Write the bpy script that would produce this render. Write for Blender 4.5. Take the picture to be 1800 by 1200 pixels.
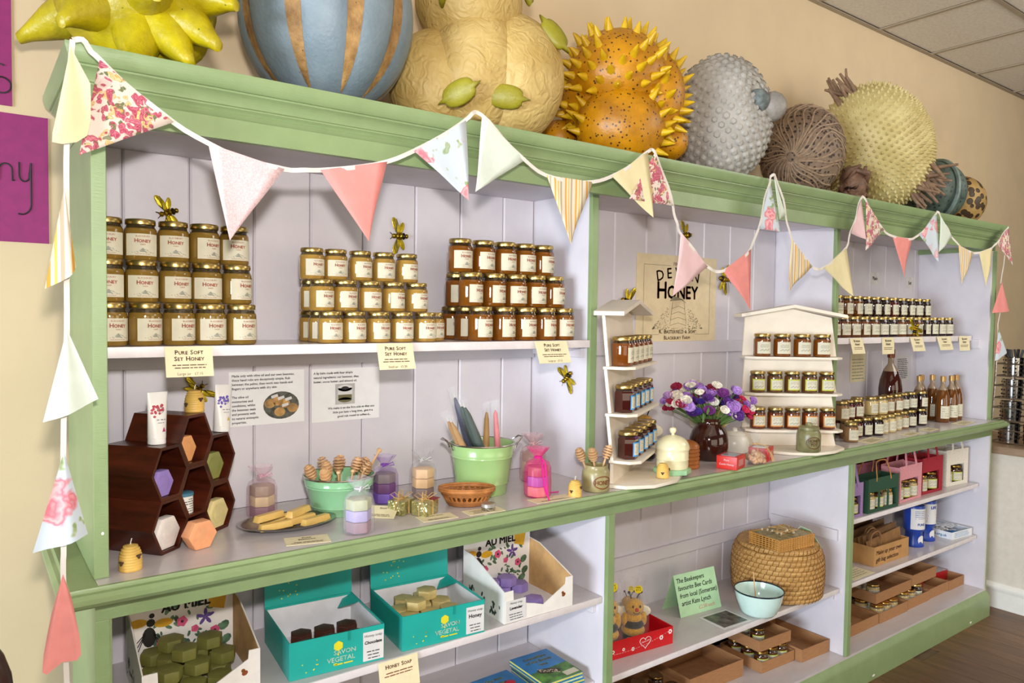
import bpy, bmesh, math, random
from mathutils import Vector, Matrix, noise
random.seed(11)
for _o in list(bpy.data.objects): bpy.data.objects.remove(_o)
S = bpy.context.scene; COL = S.collection
# ---------------------------------------------------------------- camera
PI = math.pi
CAM = Vector((-0.2522, -1.807, 1.7516)); YAW, PIT, ROL, FPX = 0.6379, 0.0381, 0.0131, 1305.28
_fw = Vector((math.sin(YAW)*math.cos(PIT), math.cos(YAW)*math.cos(PIT), -math.sin(PIT)))
_rt = Vector((math.cos(YAW), -math.sin(YAW), 0)); _up = _rt.cross(_fw)
_r = _rt*math.cos(ROL)+_up*math.sin(ROL); _u = -_rt*math.sin(ROL)+_up*math.cos(ROL)
cd = bpy.data.cameras.new('camera'); cam = bpy.data.objects.new('camera', cd); COL.objects.link(cam)
cd.sensor_width = 36; cd.lens = FPX/1800*36; cd.clip_start = .05; cd.clip_end = 60
cam.matrix_world = Matrix((( _r.x, _u.x, -_fw.x, CAM.x), (_r.y, _u.y, -_fw.y, CAM.y), (_r.z, _u.z, -_fw.z, CAM.z), (0,0,0,1)))
S.camera = cam
# ---------------------------------------------------------------- light
w = bpy.data.worlds.new('room_light'); S.world = w; w.use_nodes = True
w.node_tree.nodes['Background'].inputs[0].default_value = (1.0, .97, .93, 1)
w.node_tree.nodes['Background'].inputs[1].default_value = .06
def lamp(name, kind, loc, aim, energy, color, size=.1, sizey=None):
    l = bpy.data.lights.new(name, kind); l.energy = energy; l.color = color
    if kind == 'AREA':
        l.size = size
        if sizey: l.shape = 'RECTANGLE'; l.size_y = sizey
    else: l.shadow_soft_size = size
    o = bpy.data.objects.new(name, l); COL.objects.link(o); o.location = loc
    o.rotation_euler = (Vector(aim)-Vector(loc)).to_track_quat('-Z', 'Y').to_euler()
    return o
# the photographer's flash just above the lens, the window on the left, then added fill lights
lamp('camera_flash', 'AREA', (CAM.x+.02, CAM.y-.02, CAM.z+.24), (1.9, .2, 1.75), 39, (1, .96, .93), .12, .08)
lamp('left_window', 'AREA', (-6.5, -2.6, 1.35), (1.5, .3, 1.05), 700, (.78, .89, 1), 3.0, 2.0)
lamp('behind_fill', 'AREA', (.2, -5, 1.5), (1.5, 0, 1.2), 42, (1, .86, .66), 3.5, 1.8)  # added warm fill from behind the viewer, not an actual window
lamp('right_front_fill', 'AREA', (4.2, -4.2, 1.6), (3.2, .2, 1.1), 40, (1, .88, .7), 2.4, 1.8)  # added warm fill for the right-hand bays, no door stands there
lamp('ceiling_bounce', 'AREA', (1.2, -1.7, 3.35), (1.7, .4, 1.4), 13, (1, .78, .6), 2.6, 1.6)  # unseen panel standing in for warm light bounced off the ceiling
lamp('far_top_fill', 'AREA', (4.5, -1.8, 3.35), (4.2, .4, 1.8), 60, (1, .97, .92), 2.0, 1.6)  # added overhead fill to brighten the right end, no fitting there
vs = S.view_settings; vs.view_transform = 'Standard'; vs.look = 'None'; vs.gamma = 1; vs.exposure = 0.0
try: vs.use_curve_mapping = False
except Exception: pass
# ---------------------------------------------------------------- materials
def lin(c):
    if isinstance(c, str): c = tuple(int(c[i:i+2], 16) for i in (0, 2, 4))
    return tuple((x/255/12.92 if x/255 <= .04045 else ((x/255+.055)/1.055)**2.4) for x in c)
MATS = {}
class NT:
    def __init__(s, key):
        s.m = bpy.data.materials.new(key); s.m.use_nodes = True; s.t = s.m.node_tree
        s.b = s.t.nodes['Principled BSDF']
    def n(s, ty, **k):
        o = s.t.nodes.new(ty)
        for a, v in k.items():
            if a.startswith('i_'): o.inputs[a[2:].replace('_', ' ')].default_value = v
            else: setattr(o, a, v)
        return o
    def l(s, a, b): s.t.links.new(a, b)
    def coord(s, kind='Object', scale=(1, 1, 1), rot=(0, 0, 0)):
        c = s.n('ShaderNodeTexCoord'); mp = s.n('ShaderNodeMapping')
        mp.inputs['Scale'].default_value = scale; mp.inputs['Rotation'].default_value = rot
        s.l(c.outputs[kind], mp.inputs[0]); return mp.outputs[0]
    def noise(s, vec, scale, detail=4, rough=.55):
        o = s.n('ShaderNodeTexNoise'); o.inputs['Scale'].default_value = scale
        o.inputs['Detail'].default_value = detail; o.inputs['Roughness'].default_value = rough
        s.l(vec, o.inputs['Vector']); return o.outputs['Fac']
    def vor(s, vec, scale, out='Distance', feature='F1', rnd=1):
        o = s.n('ShaderNodeTexVoronoi', feature=feature); o.inputs['Scale'].default_value = scale
        o.inputs['Randomness'].default_value = rnd
        s.l(vec, o.inputs['Vector']); return o.outputs[out]
    def ramp(s, fac, stops, interp='LINEAR'):
        o = s.n('ShaderNodeValToRGB'); r = o.color_ramp; r.interpolation = interp
        while len(r.elements) < len(stops): r.elements.new(.5)
        for e, (p, c) in zip(r.elements, stops): e.position = p; e.color = (*lin(c), 1)
        s.l(fac, o.inputs[0]); return o.outputs[0]
    def fr(s, fac, a, b):   # smooth threshold
        o = s.n('ShaderNodeMapRange'); o.inputs[1].default_value = a; o.inputs[2].default_value = b
        s.l(fac, o.inputs[0]); return o.outputs[0]
    def mix(s, fac, a, b):
        o = s.n('ShaderNodeMix', data_type='RGBA')
        for sock, v in ((o.inputs[0], fac), (o.inputs[6], a), (o.inputs[7], b)):
            if hasattr(v, 'links'): s.l(v, sock)
            elif isinstance(v, (int, float)): sock.default_value = v
            else: sock.default_value = (*lin(v), 1)
        return o.outputs[2]
    def bump(s, h, strength, dist=.01):
        o = s.n('ShaderNodeBump'); o.inputs['Strength'].default_value = strength; o.inputs['Distance'].default_value = dist
        s.l(h, o.inputs['Height']); s.l(o.outputs[0], s.b.inputs['Normal'])
    def fin(s, col=None, rough=.5, metal=0, coat=0, alpha=1, trans=0, spec=.5, sheen=0, sss=0):
        b = s.b
        if col is not None:
            if hasattr(col, 'links'): s.l(col, b.inputs['Base Color'])
            else: b.inputs['Base Color'].default_value = (*lin(col), 1)
        b.inputs['Roughness'].default_value = rough; b.inputs['Metallic'].default_value = metal
        b.inputs['Coat Weight'].default_value = coat; b.inputs['Alpha'].default_value = alpha
        b.inputs['Transmission Weight'].default_value = trans; b.inputs['Specular IOR Level'].default_value = spec
        b.inputs['Sheen Weight'].default_value = sheen
        if sss: b.inputs['Subsurface Weight'].default_value = sss; b.inputs['Subsurface Radius'].default_value = (.02, .01, .005)
        return s.m
def M(col, rough=.55, metal=0, var=.05, scale=25, bump=0, bscale=120, **k):
    key = f'{col}_{rough}_{metal}_{var}_{bump}_{sorted(k.items())}'
    if key in MATS: return MATS[key]
    t = NT('paint_'+str(col)); v = t.coord()
    if isinstance(col, str): c = tuple(int(col[i:i+2], 16) for i in (0, 2, 4))
    else: c = col
    a = tuple(max(0, x*(1-var)) for x in c); b = tuple(min(255, x*(1+var)) for x in c)
    cc = t.ramp(t.noise(v, scale), [(.35, a), (.65, b)])
    if bump: t.bump(t.noise(v, bscale, 3), bump)
    MATS[key] = t.fin(cc, rough, metal, **k); return MATS[key]
def wood(c1, c2, sc=(3, 40, 40), rough=.5, key=None):
    key = key or f'wood{c1}{c2}{sc}'
    if key in MATS: return MATS[key]
    t = NT('wood_'+c1); v = t.coord('Object', sc); f = t.noise(v, 1.0, 6, .65)
    oi = t.n('ShaderNodeObjectInfo')
    hs = t.n('ShaderNodeHueSaturation'); mr = t.n('ShaderNodeMapRange'); mr.inputs[3].default_value = .82; mr.inputs[4].default_value = 1.15
    t.l(oi.outputs['Random'], mr.inputs[0]); t.l(mr.outputs[0], hs.inputs['Value'])
    t.l(t.ramp(f, [(.3, c1), (.7, c2)]), hs.inputs['Color']); t.bump(f, .15)
    MATS[key] = t.fin(hs.outputs[0], rough); return MATS[key]
# ---------------------------------------------------------------- mesh builder
class MB:
    def __init__(s): s.v = []; s.f = []
    def add(s, vs_, fs, mtx=None):
        o = len(s.v)
        s.v += [tuple(mtx @ Vector(p)) for p in vs_] if mtx is not None else [tuple(p) for p in vs_]
        s.f += [tuple(i+o for i in f) for f in fs]; return s
    def box(s, x0, x1, y0, y1, z0, z1, mtx=None):
        return s.add([(x0,y0,z0),(x1,y0,z0),(x1,y1,z0),(x0,y1,z0),(x0,y0,z1),(x1,y0,z1),(x1,y1,z1),(x0,y1,z1)],
                     [(0,3,2,1),(4,5,6,7),(0,1,5,4),(1,2,6,5),(2,3,7,6),(3,0,4,7)], mtx)
    def lathe(s, prof, seg=24, mtx=None, wob=None):
        vs_, fs = [], []; n = len(prof)
        for j in range(seg):
            a = 2*PI*j/seg; c, d = math.cos(a), math.sin(a)
            for i, (r, z) in enumerate(prof):
                k = wob(a, i) if wob else 1
                vs_.append((r*k*c, r*k*d, z))
        for j in range(seg):
            q = (j+1) % seg
            for i in range(n-1):
                f = (j*n+i, q*n+i, q*n+i+1, j*n+i+1)
                if prof[i][0] == 0: f = (j*n, q*n+1, j*n+1)
                elif prof[i+1][0] == 0: f = (j*n+i, q*n+i, j*n+i+1)
                fs.append(f)
        if prof[0][0] == 0:
            pass
        return s.add(vs_, fs, mtx)
    def tube(s, pts, r, seg=6, closed=False, caps=True):
        pts = [Vector(p) for p in pts]; n = len(pts); vs_, fs = [], []
        rr = r if isinstance(r, (list, tuple)) else [r]*n
        prev = None
        for i, p in enumerate(pts):
            t = (pts[(i+1) % n]-pts[i-1]) if closed else (pts[min(i+1, n-1)]-pts[max(i-1, 0)])
            t = t.normalized() if t.length > 1e-9 else Vector((0, 0, 1))
            if prev is None:
                a = Vector((0, 0, 1)) if abs(t.z) < .9 else Vector((1, 0, 0))
                x = t.cross(a).normalized()
            else:
                x = prev-t*prev.dot(t); x = x.normalized() if x.length > 1e-6 else t.orthogonal().normalized()
            prev = x; y = t.cross(x)
            for k in range(seg):
                an = 2*PI*k/seg; vs_.append(p+(x*math.cos(an)+y*math.sin(an))*rr[i])
        for i in range(n if closed else n-1):
            q = (i+1) % n
            for k in range(seg):
                m = (k+1) % seg; fs.append((i*seg+k, i*seg+m, q*seg+m, q*seg+k))
        if caps and not closed: fs += [tuple(range(seg-1, -1, -1)), tuple((n-1)*seg+k for k in range(seg))]
        return s.add(vs_, fs)
    def prism(s, poly, z0, z1, mtx=None):
        n = len(poly)
        v = [(x, y, z0) for x, y in poly]+[(x, y, z1) for x, y in poly]
        f = [tuple(range(n-1, -1, -1)), tuple(range(n, 2*n))]+[(i, (i+1) % n, n+(i+1) % n, n+i) for i in range(n)]
        return s.add(v, f, mtx)
    def ball(s, c, r, seg=12, rings=8, fn=None, mtx=None):
        if not isinstance(r, (tuple, list)): r = (r, r, r)
        vs_ = []
        for i in range(rings+1):
            th = PI*i/rings
            for j in range(seg):
                ph = 2*PI*j/seg
                d = Vector((math.sin(th)*math.cos(ph), math.sin(th)*math.sin(ph), math.cos(th)))
                k = fn(d) if fn else 1
                vs_.append((c[0]+d.x*r[0]*k, c[1]+d.y*r[1]*k, c[2]+d.z*r[2]*k))
        fs = []
        for i in range(rings):
            for j in range(seg):
                q = (j+1) % seg
                if i == 0: fs.append((j, seg+j, seg+q))
                elif i == rings-1: fs.append((i*seg+j, (i+1)*seg+j, i*seg+q))
                else: fs.append((i*seg+j, (i+1)*seg+j, (i+1)*seg+q, i*seg+q))
        return s.add(vs_, fs, mtx)
    def cone(s, base, d, r, h, seg=6, tip=0.0, bend=None):
        d = Vector(d).normalized(); x = d.orthogonal().normalized(); y = d.cross(x); b = Vector(base); vs_ = []
        levels = [(0, 1), (.5, .62), (.85, .3), (1, tip)]
        for t, k in levels:
            off = (bend*(t*t)) if bend else Vector((0, 0, 0))
            for q in range(seg):
                a = 2*PI*q/seg; vs_.append(b+d*h*t+off+(x*math.cos(a)+y*math.sin(a))*r*max(k, .02))
        fs = [(i*seg+q, i*seg+(q+1) % seg, (i+1)*seg+(q+1) % seg, (i+1)*seg+q) for i in range(3) for q in range(seg)]
        fs.append(tuple(3*seg+q for q in range(seg)))
        return s.add(vs_, fs)
    def mesh(s, name, mat, smooth=True, bevel=0, angle=38):
        me = bpy.data.meshes.new(name); me.from_pydata(s.v, [], s.f)
        if bevel:
            bm = bmesh.new(); bm.from_mesh(me); bmesh.ops.recalc_face_normals(bm, faces=bm.faces)
            ed = [e for e in bm.edges if len(e.link_faces) == 2 and e.calc_face_angle(0) > .6]
            bmesh.ops.bevel(bm, geom=ed, offset=bevel, segments=2, affect='EDGES', profile=.6, clamp_overlap=True)
            bm.to_mesh(me); bm.free()
        me.materials.append(mat); me.update()
        if smooth:
            me.shade_smooth()
            try: me.set_sharp_from_angle(angle=math.radians(angle))
            except Exception: pass
        return me
    def build(s, name, mat, parent=None, **k):
        o = bpy.data.objects.new(name, s.mesh(name, mat, **k)); COL.objects.link(o)
        if parent is not None: o.parent = parent
        return o
def tag(o, label=None, cat=None, group=None, kind=None):
    if label: o['label'] = label
    if cat: o['category'] = cat
    if group: o['group'] = group
    if kind: o['kind'] = kind
    return o
def thing(name, label, cat, loc=(0, 0, 0), rz=0, group=None, sc=1, mtx=None):
    o = bpy.data.objects.new(name, None); COL.objects.link(o); o.empty_display_size = .03
    if mtx is not None: o.matrix_world = mtx
    else: o.location = loc; o.rotation_euler = (0, 0, rz); o.scale = (sc, sc, sc)
    return tag(o, label, cat, group)
def dup(root, loc, rz=0, label=None, group=None, sc=None, mtx=None):
    def cp(o, par):
        c = o.copy(); COL.objects.link(c); c.parent = par
        for ch in KIDS.get(o.name, []): cp(ch, c)
        return c
    if root.name not in KIDS:
        for o in bpy.data.objects:
            if o.parent is not None:
                l = KIDS.setdefault(o.parent.name, [])
                if o not in l: l.append(o)
    r = cp(root, None)
    if mtx is not None: r.matrix_world = mtx
    else:
        r.location = loc; r.rotation_euler = (0, 0, rz)
        if sc: r.scale = (sc, sc, sc)
    if label: r['label'] = label
    if group: r['group'] = group
    return r
KIDS = {}
class Proto:
    """first use places the original itself, later uses place copies"""
    def __init__(s, root): s.root = root; s.used = False
    def put(s, loc, rz, label, group=None, sc=1):
        if not s.used:
            s.used = True; s.first = True
            o = s.root; o.location = loc; o.rotation_euler = (0, 0, rz); o.scale = (sc, sc, sc); o['label'] = label
            if group: o['group'] = group
            return o
        return dup(s.root, loc, rz, label, group, sc)
def frame(o, ux, uy):
    ux = Vector(ux).normalized(); uy = Vector(uy); uy = (uy-ux*uy.dot(ux)).normalized(); n = ux.cross(uy)
    return Matrix(((ux.x, uy.x, n.x, o[0]), (ux.y, uy.y, n.y, o[1]), (ux.z, uy.z, n.z, o[2]), (0, 0, 0, 1)))
TXT = {}
def tgeo(s, align='CENTER', sx=1.0):
    k = (s, align)
    if k not in TXT:
        c = bpy.data.curves.new('t', 'FONT'); c.body = s; c.align_x = align; c.resolution_u = 2; c.size = 1
        o = bpy.data.objects.new('t', c); COL.objects.link(o)
        dg = bpy.context.evaluated_depsgraph_get(); me = o.evaluated_get(dg).to_mesh()
        TXT[k] = ([(v.co.x, v.co.y) for v in me.vertices], [tuple(p.vertices) for p in me.polygons])
        o.evaluated_get(dg).to_mesh_clear(); bpy.data.objects.remove(o); bpy.data.curves.remove(c)
    return TXT[k]
def text(mb, s, size, x=0, y=0, z=.0008, align='CENTER', fn=None, sx=1.0, bold=0, rot=0, slant=0):
    v, f = tgeo(s, align); cr, sr = math.cos(rot), math.sin(rot)
    offs = [(0, 0)] if not bold else [(-bold, 0), (bold, 0), (0, bold), (0, -bold)]
    for ox, oy in offs:
        pts = []
        for a, b in v:
            a = a*size*sx+slant*b*size+ox; b = b*size+oy; a, b = a*cr-b*sr, a*sr+b*cr
            pts.append(fn(x+a, y+b) if fn else (x+a, y+b, z))
        mb.add(pts, f)
    return mb
def smallcaps(mb, s, size, x, y, fn=None, z=.0008, bold=0, sx=1):
    # capitals bigger than the rest, centred
    ws = []; tot = 0
    for ch in s:
        big = ch.isupper(); sz = size if big else size*.78
        if ch == ' ': wd = size*.35*sx; ws.append((None, wd, sz))
        else:
            v, f = tgeo(ch.upper(), 'LEFT'); wd = (max(p[0] for p in v)+.06)*sz*sx; ws.append((ch.upper(), wd, sz))
        tot += wd
    cx = x-tot/2
    for ch, wd, sz in ws:
        if ch: text(mb, ch, sz, cx, y, z, 'LEFT', fn, sx, bold)
        cx += wd
def tiny(mb, x0, x1, y, h, z=.0008, fn=None, seed=0, centre=False):
    r = random.Random(seed+int(y*1e5)); x = x0+(r.uniform(0, .12)*(x1-x0) if centre else 0); e = x1-(r.uniform(0, .15)*(x1-x0))
    while x < e:
        wd = min(h*r.uniform(1.6, 5.5), e-x)
        p = [(x, y), (x+wd, y), (x+wd, y+h*.62), (x, y+h*.62)]
        mb.add([fn(*q) if fn else (q[0], q[1], z) for q in p], [(0, 1, 2, 3)]); x += wd+h*.55
def card(name, label, cat, o, ux, uy, wd, ht, mat, draw=(), group=None, th=.0012, curl=0, nx=1):
    """a flat printed sheet: local x right, y up, z out of the face; draw = [(part name, material, function(mb))]"""
    t = thing(name, label, cat, group=group, mtx=frame(o, ux, uy))
    b = MB(); b.box(0, wd, 0, ht, -th, 0); b.build('paper', mat, t, smooth=False)
    for pn, pm, fn in draw:
        m = MB(); fn(m); m.build(pn, pm, t, smooth=False)
    return t
ORD = ['first', 'second', 'third', 'fourth', 'fifth', 'sixth', 'seventh', 'eighth', 'ninth', 'tenth', 'eleventh', 'twelfth', 'thirteenth', 'fourteenth']
# ================================================================ the room
ZC, ZS, ZT, YW, YR = 1.163, 1.662, 2.29, .425, .5     # counter, upper shelf, dresser top, boards, room wall
X1, X2, X3 = 1.5, 3.052, 4.5635
cream = M('d3bd9a', .8, var=.015, scale=4, bump=.05, bscale=300)
b = MB(); b.box(-2.2, 7.5, YR, YR+.1, 0, 3.46); tag(b.build('wall_back', cream, smooth=False), kind='structure')
b = MB(); b.box(-2.2, 7.5, -3.5, YR, -.1, -.006)
floor = tag(b.build('floor', M('5f4a36', .6), smooth=False), kind='structure')
plank_m = wood('563a24', '7d5a3a', (26, 3.2, 26), .42, 'floor_plank')
pl = MB(); pl.box(-.0945, .0945, -.6, .6, -.006, 0); plme = pl.mesh('plank', plank_m, smooth=False, bevel=.0012)
for i in range(15):
    x = 2.45+.19*i
    for j in range(2):
        y = -.1-j*1.202-(.35 if i % 2 else -.15)-(.22 if i % 3 == 1 else 0)
        o = bpy.data.objects.new('plank', plme); COL.objects.link(o); o.parent = floor; o.location = (x, min(y, 1), 0)
b = MB(); b.box(-2.2, 7.5, -2.0, YR, 3.458, 3.47)
ceil = tag(b.build('ceiling', M('b9ad9a', .8, var=.02), smooth=False), kind='structure')
tile_m = M('d9d1c2', .9, var=.03, scale=60, bump=.2, bscale=160)
for i in range(-8, 6):
    for j in range(4):
        x0 = 3.455+.651*i; y1 = YR-.025-.6*j-(.0)
        t = MB(); t.box(x0+.014, x0+.637, max(-1.95, y1-.575), y1, 3.447, 3.4575); o = t.build('ceiling_tile', tile_m, ceil, smooth=False, bevel=.003)
grid_m = M('a39580', .6, var=.02)
for i in range(-8, 7):
    t = MB(); t.box(3.455+.651*i-.013, 3.455+.651*i+.013, -1.95, YR-.001, 3.44, 3.4465); t.build('grid_bar', grid_m, ceil, smooth=False)
for j in range(5):
    y = YR-.0125-.6*j
    if j: t = MB(); t.box(-2.1, 7.4, y-.013, y+.013, 3.438, 3.4395); t.build('grid_bar', grid_m, ceil, smooth=False)
t = MB(); t.box(-2.1, 7.4, YR-.028, YR-.001, 3.436, 3.4395); t.build('edge_trim', grid_m, ceil, smooth=False)
# serving counter that runs out from the wall at the right end
sc = thing('serving_counter', 'cream panelled serving counter with wooden worktop at the right end', 'counter')
b = MB(); b.box(4.80, 5.4, -2.2, YR-.001, 0, .94); b.build('front_panel', M('dcd4c4', .6, var=.02), sc, smooth=False)
b = MB(); b.box(4.775, 5.45, -2.2, YR-.001, .94, .985); b.build('worktop', wood('8f7355', 'b3967a', (30, 4, 30)), sc, smooth=False, bevel=.004)
b = MB(); pr = [(0, 0), (0, .1), (-.004, .118), (-.004, .128), (.012, .15), (.019, .15), (.019, 0)]
b.add([(4.781+x, -2.2, z) for x, z in pr]+[(4.781+x, YR-.002, z) for x, z in pr], [(i, (i+1) % 7, 7+(i+1) % 7, 7+i) for i in range(7)]+[tuple(range(6, -1, -1)), tuple(range(7, 14))])
b.build('skirting_board', M('efece4', .45, var=.01), sc, smooth=False)
# magenta posters on the back wall, mostly out of the picture
mag = M('8c2466', .7, var=.04, scale=40)
ink = M('231a22', .6, var=0)
def hand(mb, pts, r, z=.001):
    mb.tube([(x, y, z) for x, y in pts], r, 5)
def arc(cx, cy, rx, ry, a0, a1, n=10): return [(cx+rx*math.cos(math.radians(a0+(a1-a0)*i/n)), cy+ry*math.sin(math.radians(a0+(a1-a0)*i/n))) for i in range(n+1)]
t = thing('poster', 'magenta poster with a handwritten letter s at the top left edge', 'poster', mtx=frame((-.74, YR-.004, 2.262), (1, 0, 0), (0, 0, 1)))
b = MB(); b.box(0, .598, 0, .42, -.002, 0); b.build('paper', mag, t, smooth=False)
b = MB(); hand(b, arc(.573, .085, .018, .017, 60, 250)+arc(.576, .05, .02, .02, 90, -140), .0022); b.build('lettering', ink, t)
t = thing('poster', 'magenta poster with handwriting ending in y, left of the dresser', 'poster', mtx=frame((-.67, YR-.004, 1.918), (1, 0, 0), (0, 0, 1)))
b = MB(); b.box(0, .605, 0, .326, -.002, 0); b.build('paper', mag, t, smooth=False)
b = MB(); hand(b, [(.49, .155), (.496, .2), (.497, .155)]+arc(.512, .18, .014, .018, 160, 20)+[(.526, .155), (.532, .158)], .0022)
hand(b, [(.541, .205), (.541, .175)]+arc(.552, .172, .011, .015, 180, 330)+[(.566, .205), (.566, .11)]+arc(.545, .1, .021, .028, 0, -110), .0022)
b.build('lettering', ink, t)
# dark bentwood chair back, bottom left corner
t = thing('chair', 'dark brown rounded chair back at the bottom left corner', 'chair', (-.378, -.2, 0), 0)
dk = wood('1d0f0b', '3a2018', (8, 8, 3), .35)
b = MB(); b.tube([(-.178, 0, .45+.595*i/4) for i in range(5)]+[(-.178*math.cos(a), 0, 1.045+.18*math.sin(a)) for a in [PI*k/16 for k in range(1, 16)]]+[(.178, 0, 1.045-.595*i/4) for i in range(5)], .018, 10); b.build('back_hoop', dk, t)
b = MB()
for i in range(9):
    u = -.15+.3*i/8
    b.box(u-.016, u+.016, -.006, .006, .46, 1.045+.18*math.sqrt(max(0, 1-(u/.178)**2)))
b.build('back_slats', dk, t)
b = MB(); b.lathe([(0, .43), (.2, .43), (.215, .445), (.2, .465), (0, .465)], 28, Matrix.Translation((0, -.2, 0))); b.build('seat', dk, t)
for sx in (-1, 1):
    for sy in (0, -1):
        b = MB(); b.tube([(sx*.16, -.05+sy*.3, .44), (sx*.2, (.02 if sy == 0 else -.4), 0)], [.018, .013], 8); b.build('leg', dk, t)

# ================================================================ the dresser
gp = NT('sage_paint'); _v = gp.coord(); _f = gp.noise(_v, 9, 5, .6); _g = gp.noise(gp.coord('Object', (1.2, 12, 12)), 30, 3)
gp.bump(_g, .1); green = gp.fin(gp.ramp(_f, [(.3, '819566'), (.7, '8da171')]), .34)
lp = NT('lavender_paint'); _v = lp.coord(); _f = lp.noise(_v, 7, 5, .6)
lp.bump(lp.noise(lp.coord('Object', (14, 14, 1.5)), 25, 3), .06); lav = lp.fin(lp.ramp(_f, [(.3, 'd3cdd4'), (.7, 'dcd7dc')]), .42)
top_m = NT('counter_paint'); _v = top_m.coord('Object', (2, 5, 5)); _f = top_m.noise(_v, 5, 5); ctop = top_m.fin(top_m.ramp(_f, [(.3, 'c3bbbc'), (.7, 'cac3c3')]), .2)
edge = M('e2dadb', .4, var=.02)
D = thing('dresser', 'long sage green dresser with lavender boarded back and open shelves', 'dresser')
TL, TE = .029, .031
def part(name, mat, fn, parent=None, **k):
    m = MB(); fn(m); return m.build(name, mat, parent or D, **k)
def sweep(path_prof, x0, x1, yb, name, mat, closed=True):
    """mouldings: profile (offset outwards, z) carried round left end, front and right end"""
    n = len(path_prof); st = []
    for o, z in path_prof: st.append(((x0-o, yb, z), (x0-o, -o, z), (x1+o, -o, z), (x1+o, yb, z)))
    v = [st[i][k] for k in range(4) for i in range(n)]
    f = [(k*n+i, (k+1)*n+i, (k+1)*n+(i+1) % n, k*n+(i+1) % n) for k in range(3) for i in range(n)]
    f += [tuple(range(n)), tuple(range(4*n-1, 3*n-1, -1))]
    m = MB(); m.add(v, f); return m.build(name, mat, D, angle=30)
XL, XR = -TL, X3+TE
sweep([(-.02, 2.148), (0, 2.148), (0, 2.197), (.004, 2.2), (.008, 2.206), (.004, 2.211), (.006, 2.214), (.012, 2.219), (.012, 2.222), (.016, 2.224), (.02, 2.238), (.027, 2.247),
       (.032, 2.25), (.032, 2.254), (.037, 2.255), (.044, 2.262), (.049, 2.278), (.05, 2.284), (.05, ZT), (-.02, ZT)], XL, XR-.03, YW+.03, 'cornice', green)
part('top_board', lav, lambda m: m.box(XL+.02, XR-.05, .001, YW+.03, 2.176, 2.19), smooth=False)
part('dust_board', M('7a6a58', .8), lambda m: m.box(XL+.015, XR-.045, .02, YW+.03, 2.27, ZT-.002), smooth=False)
# counter and its nosing
part('counter_top', ctop, lambda m: m.box(XL+.002, XR-.002, -.042, YW, ZC-.03, ZC), smooth=False, bevel=.001)
sweep([(.042, ZC-.028), (.042, ZC+.0003), (.05, ZC+.0003), (.052, ZC-.006), (.054, ZC-.008), (.062, ZC-.010), (.07, ZC-.018), (.07, ZC-.028), (.063, ZC-.037), (.05, ZC-.04), (.048, ZC-.044),
       (.03, ZC-.046), (0.0, ZC-.046), (0, ZC-.034)], XL, XR, YW+.03, 'counter_nosing', green)
part('counter_end_strip', green, lambda m: m.box(XL-.042, XL+.0015, -.042, YW+.02, ZC-.028, ZC-.0005), smooth=False)
part('fascia', green, lambda m: m.box(XL, XR, -.007, .02, 1.073, ZC-.045), smooth=False, bevel=.001)
# ends, posts, partitions
part('end_panel', green, lambda m: m.box(XL, -.0145, .02, YW+.03, ZC+.0005, 2.15), smooth=False)
part('front_post', green, lambda m: m.box(XL, 0, 0, .0195, ZC+.0005, 2.1475), smooth=False, bevel=.0015)
part('end_panel', green, lambda m: m.box(XL+.004, 0, .02, YW+.03, 0.165, 1.118), smooth=False)
part('front_post', green, lambda m: m.box(XL, 0, -.007, .0195, .165, 1.073), smooth=False, bevel=.0015)
part('bead', green, lambda m: m.box(.0, .004, -.004, .018, .17, 1.072), smooth=False)
for x in (X1, X2):
    part('partition', lav, lambda m: m.box(x+.002, x+.028, .118, YW+.01, ZC+.0005, 2.176), smooth=False)
    part('front_post', green, lambda m: m.box(x, x+.03, .1, .1175, ZC+.0005, 2.176), smooth=False, bevel=.0015)
    part('partition', lav, lambda m: m.box(x+.002, x+.028, .011, YW+.01, .165, 1.118), smooth=False)
    part('front_post', green, lambda m: m.box(x, x+.03, -.007, .0105, .165, 1.073), smooth=False, bevel=.0015)
part('end_panel', lav, lambda m: m.box(X3, X3+.028, .018, YW+.03, ZC+.0005, 2.15), smooth=False)
part('front_post', green, lambda m: m.box(X3+.018, XR, 0, .0175, ZC+.0005, 2.1475), smooth=False)
part('end_panel', lav, lambda m: m.box(X3, X3+.028, -.004, YW+.03, .165, 1.118), smooth=False)
part('front_post', green, lambda m: m.box(X3+.022, XR, -.007, -.0045, .165, 1.073), smooth=False)
# back boards, one by one with V joints
edges = [[-.014, .0976, .2685, .446, .62, .797, .989, 1.17, 1.357, 1.5], [1.53, 1.74, 1.925, 2.113, 2.306, 2.492, 2.682, 2.87, 3.052],
         [3.082, 3.255, 3.43, 3.61, 3.79, 3.974, 4.15, 4.322, 4.51, 4.5635]]
def board(m, xa, xb, z0, z1):
    c = .006; pr = [(xa+.0008, YW+c), (xa+c, YW), (xb-c, YW), (xb-.0008, YW+c), (xb-.0008, YW+.014), (xa+.0008, YW+.014)]
    m.prism([(x, -y) for x, y in pr], z0, z1, Matrix(((1,0,0,0),(0,-1,0,0),(0,0,1,0),(0,0,0,1))))
for bay in edges:
    for xa, xb in zip(bay, bay[1:]):
        part('back_board', lav, lambda m: board(m, xa, xb, ZC+.001, 2.1755), smooth=False)
        part('back_board', lav, lambda m: board(m, xa, xb, .187, 1.13), smooth=False)
part('back_sheet', M('55504f', .9), lambda m: m.box(-.014, X3, YW+.0145, YW+.028, .17, 2.2), smooth=False)
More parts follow.
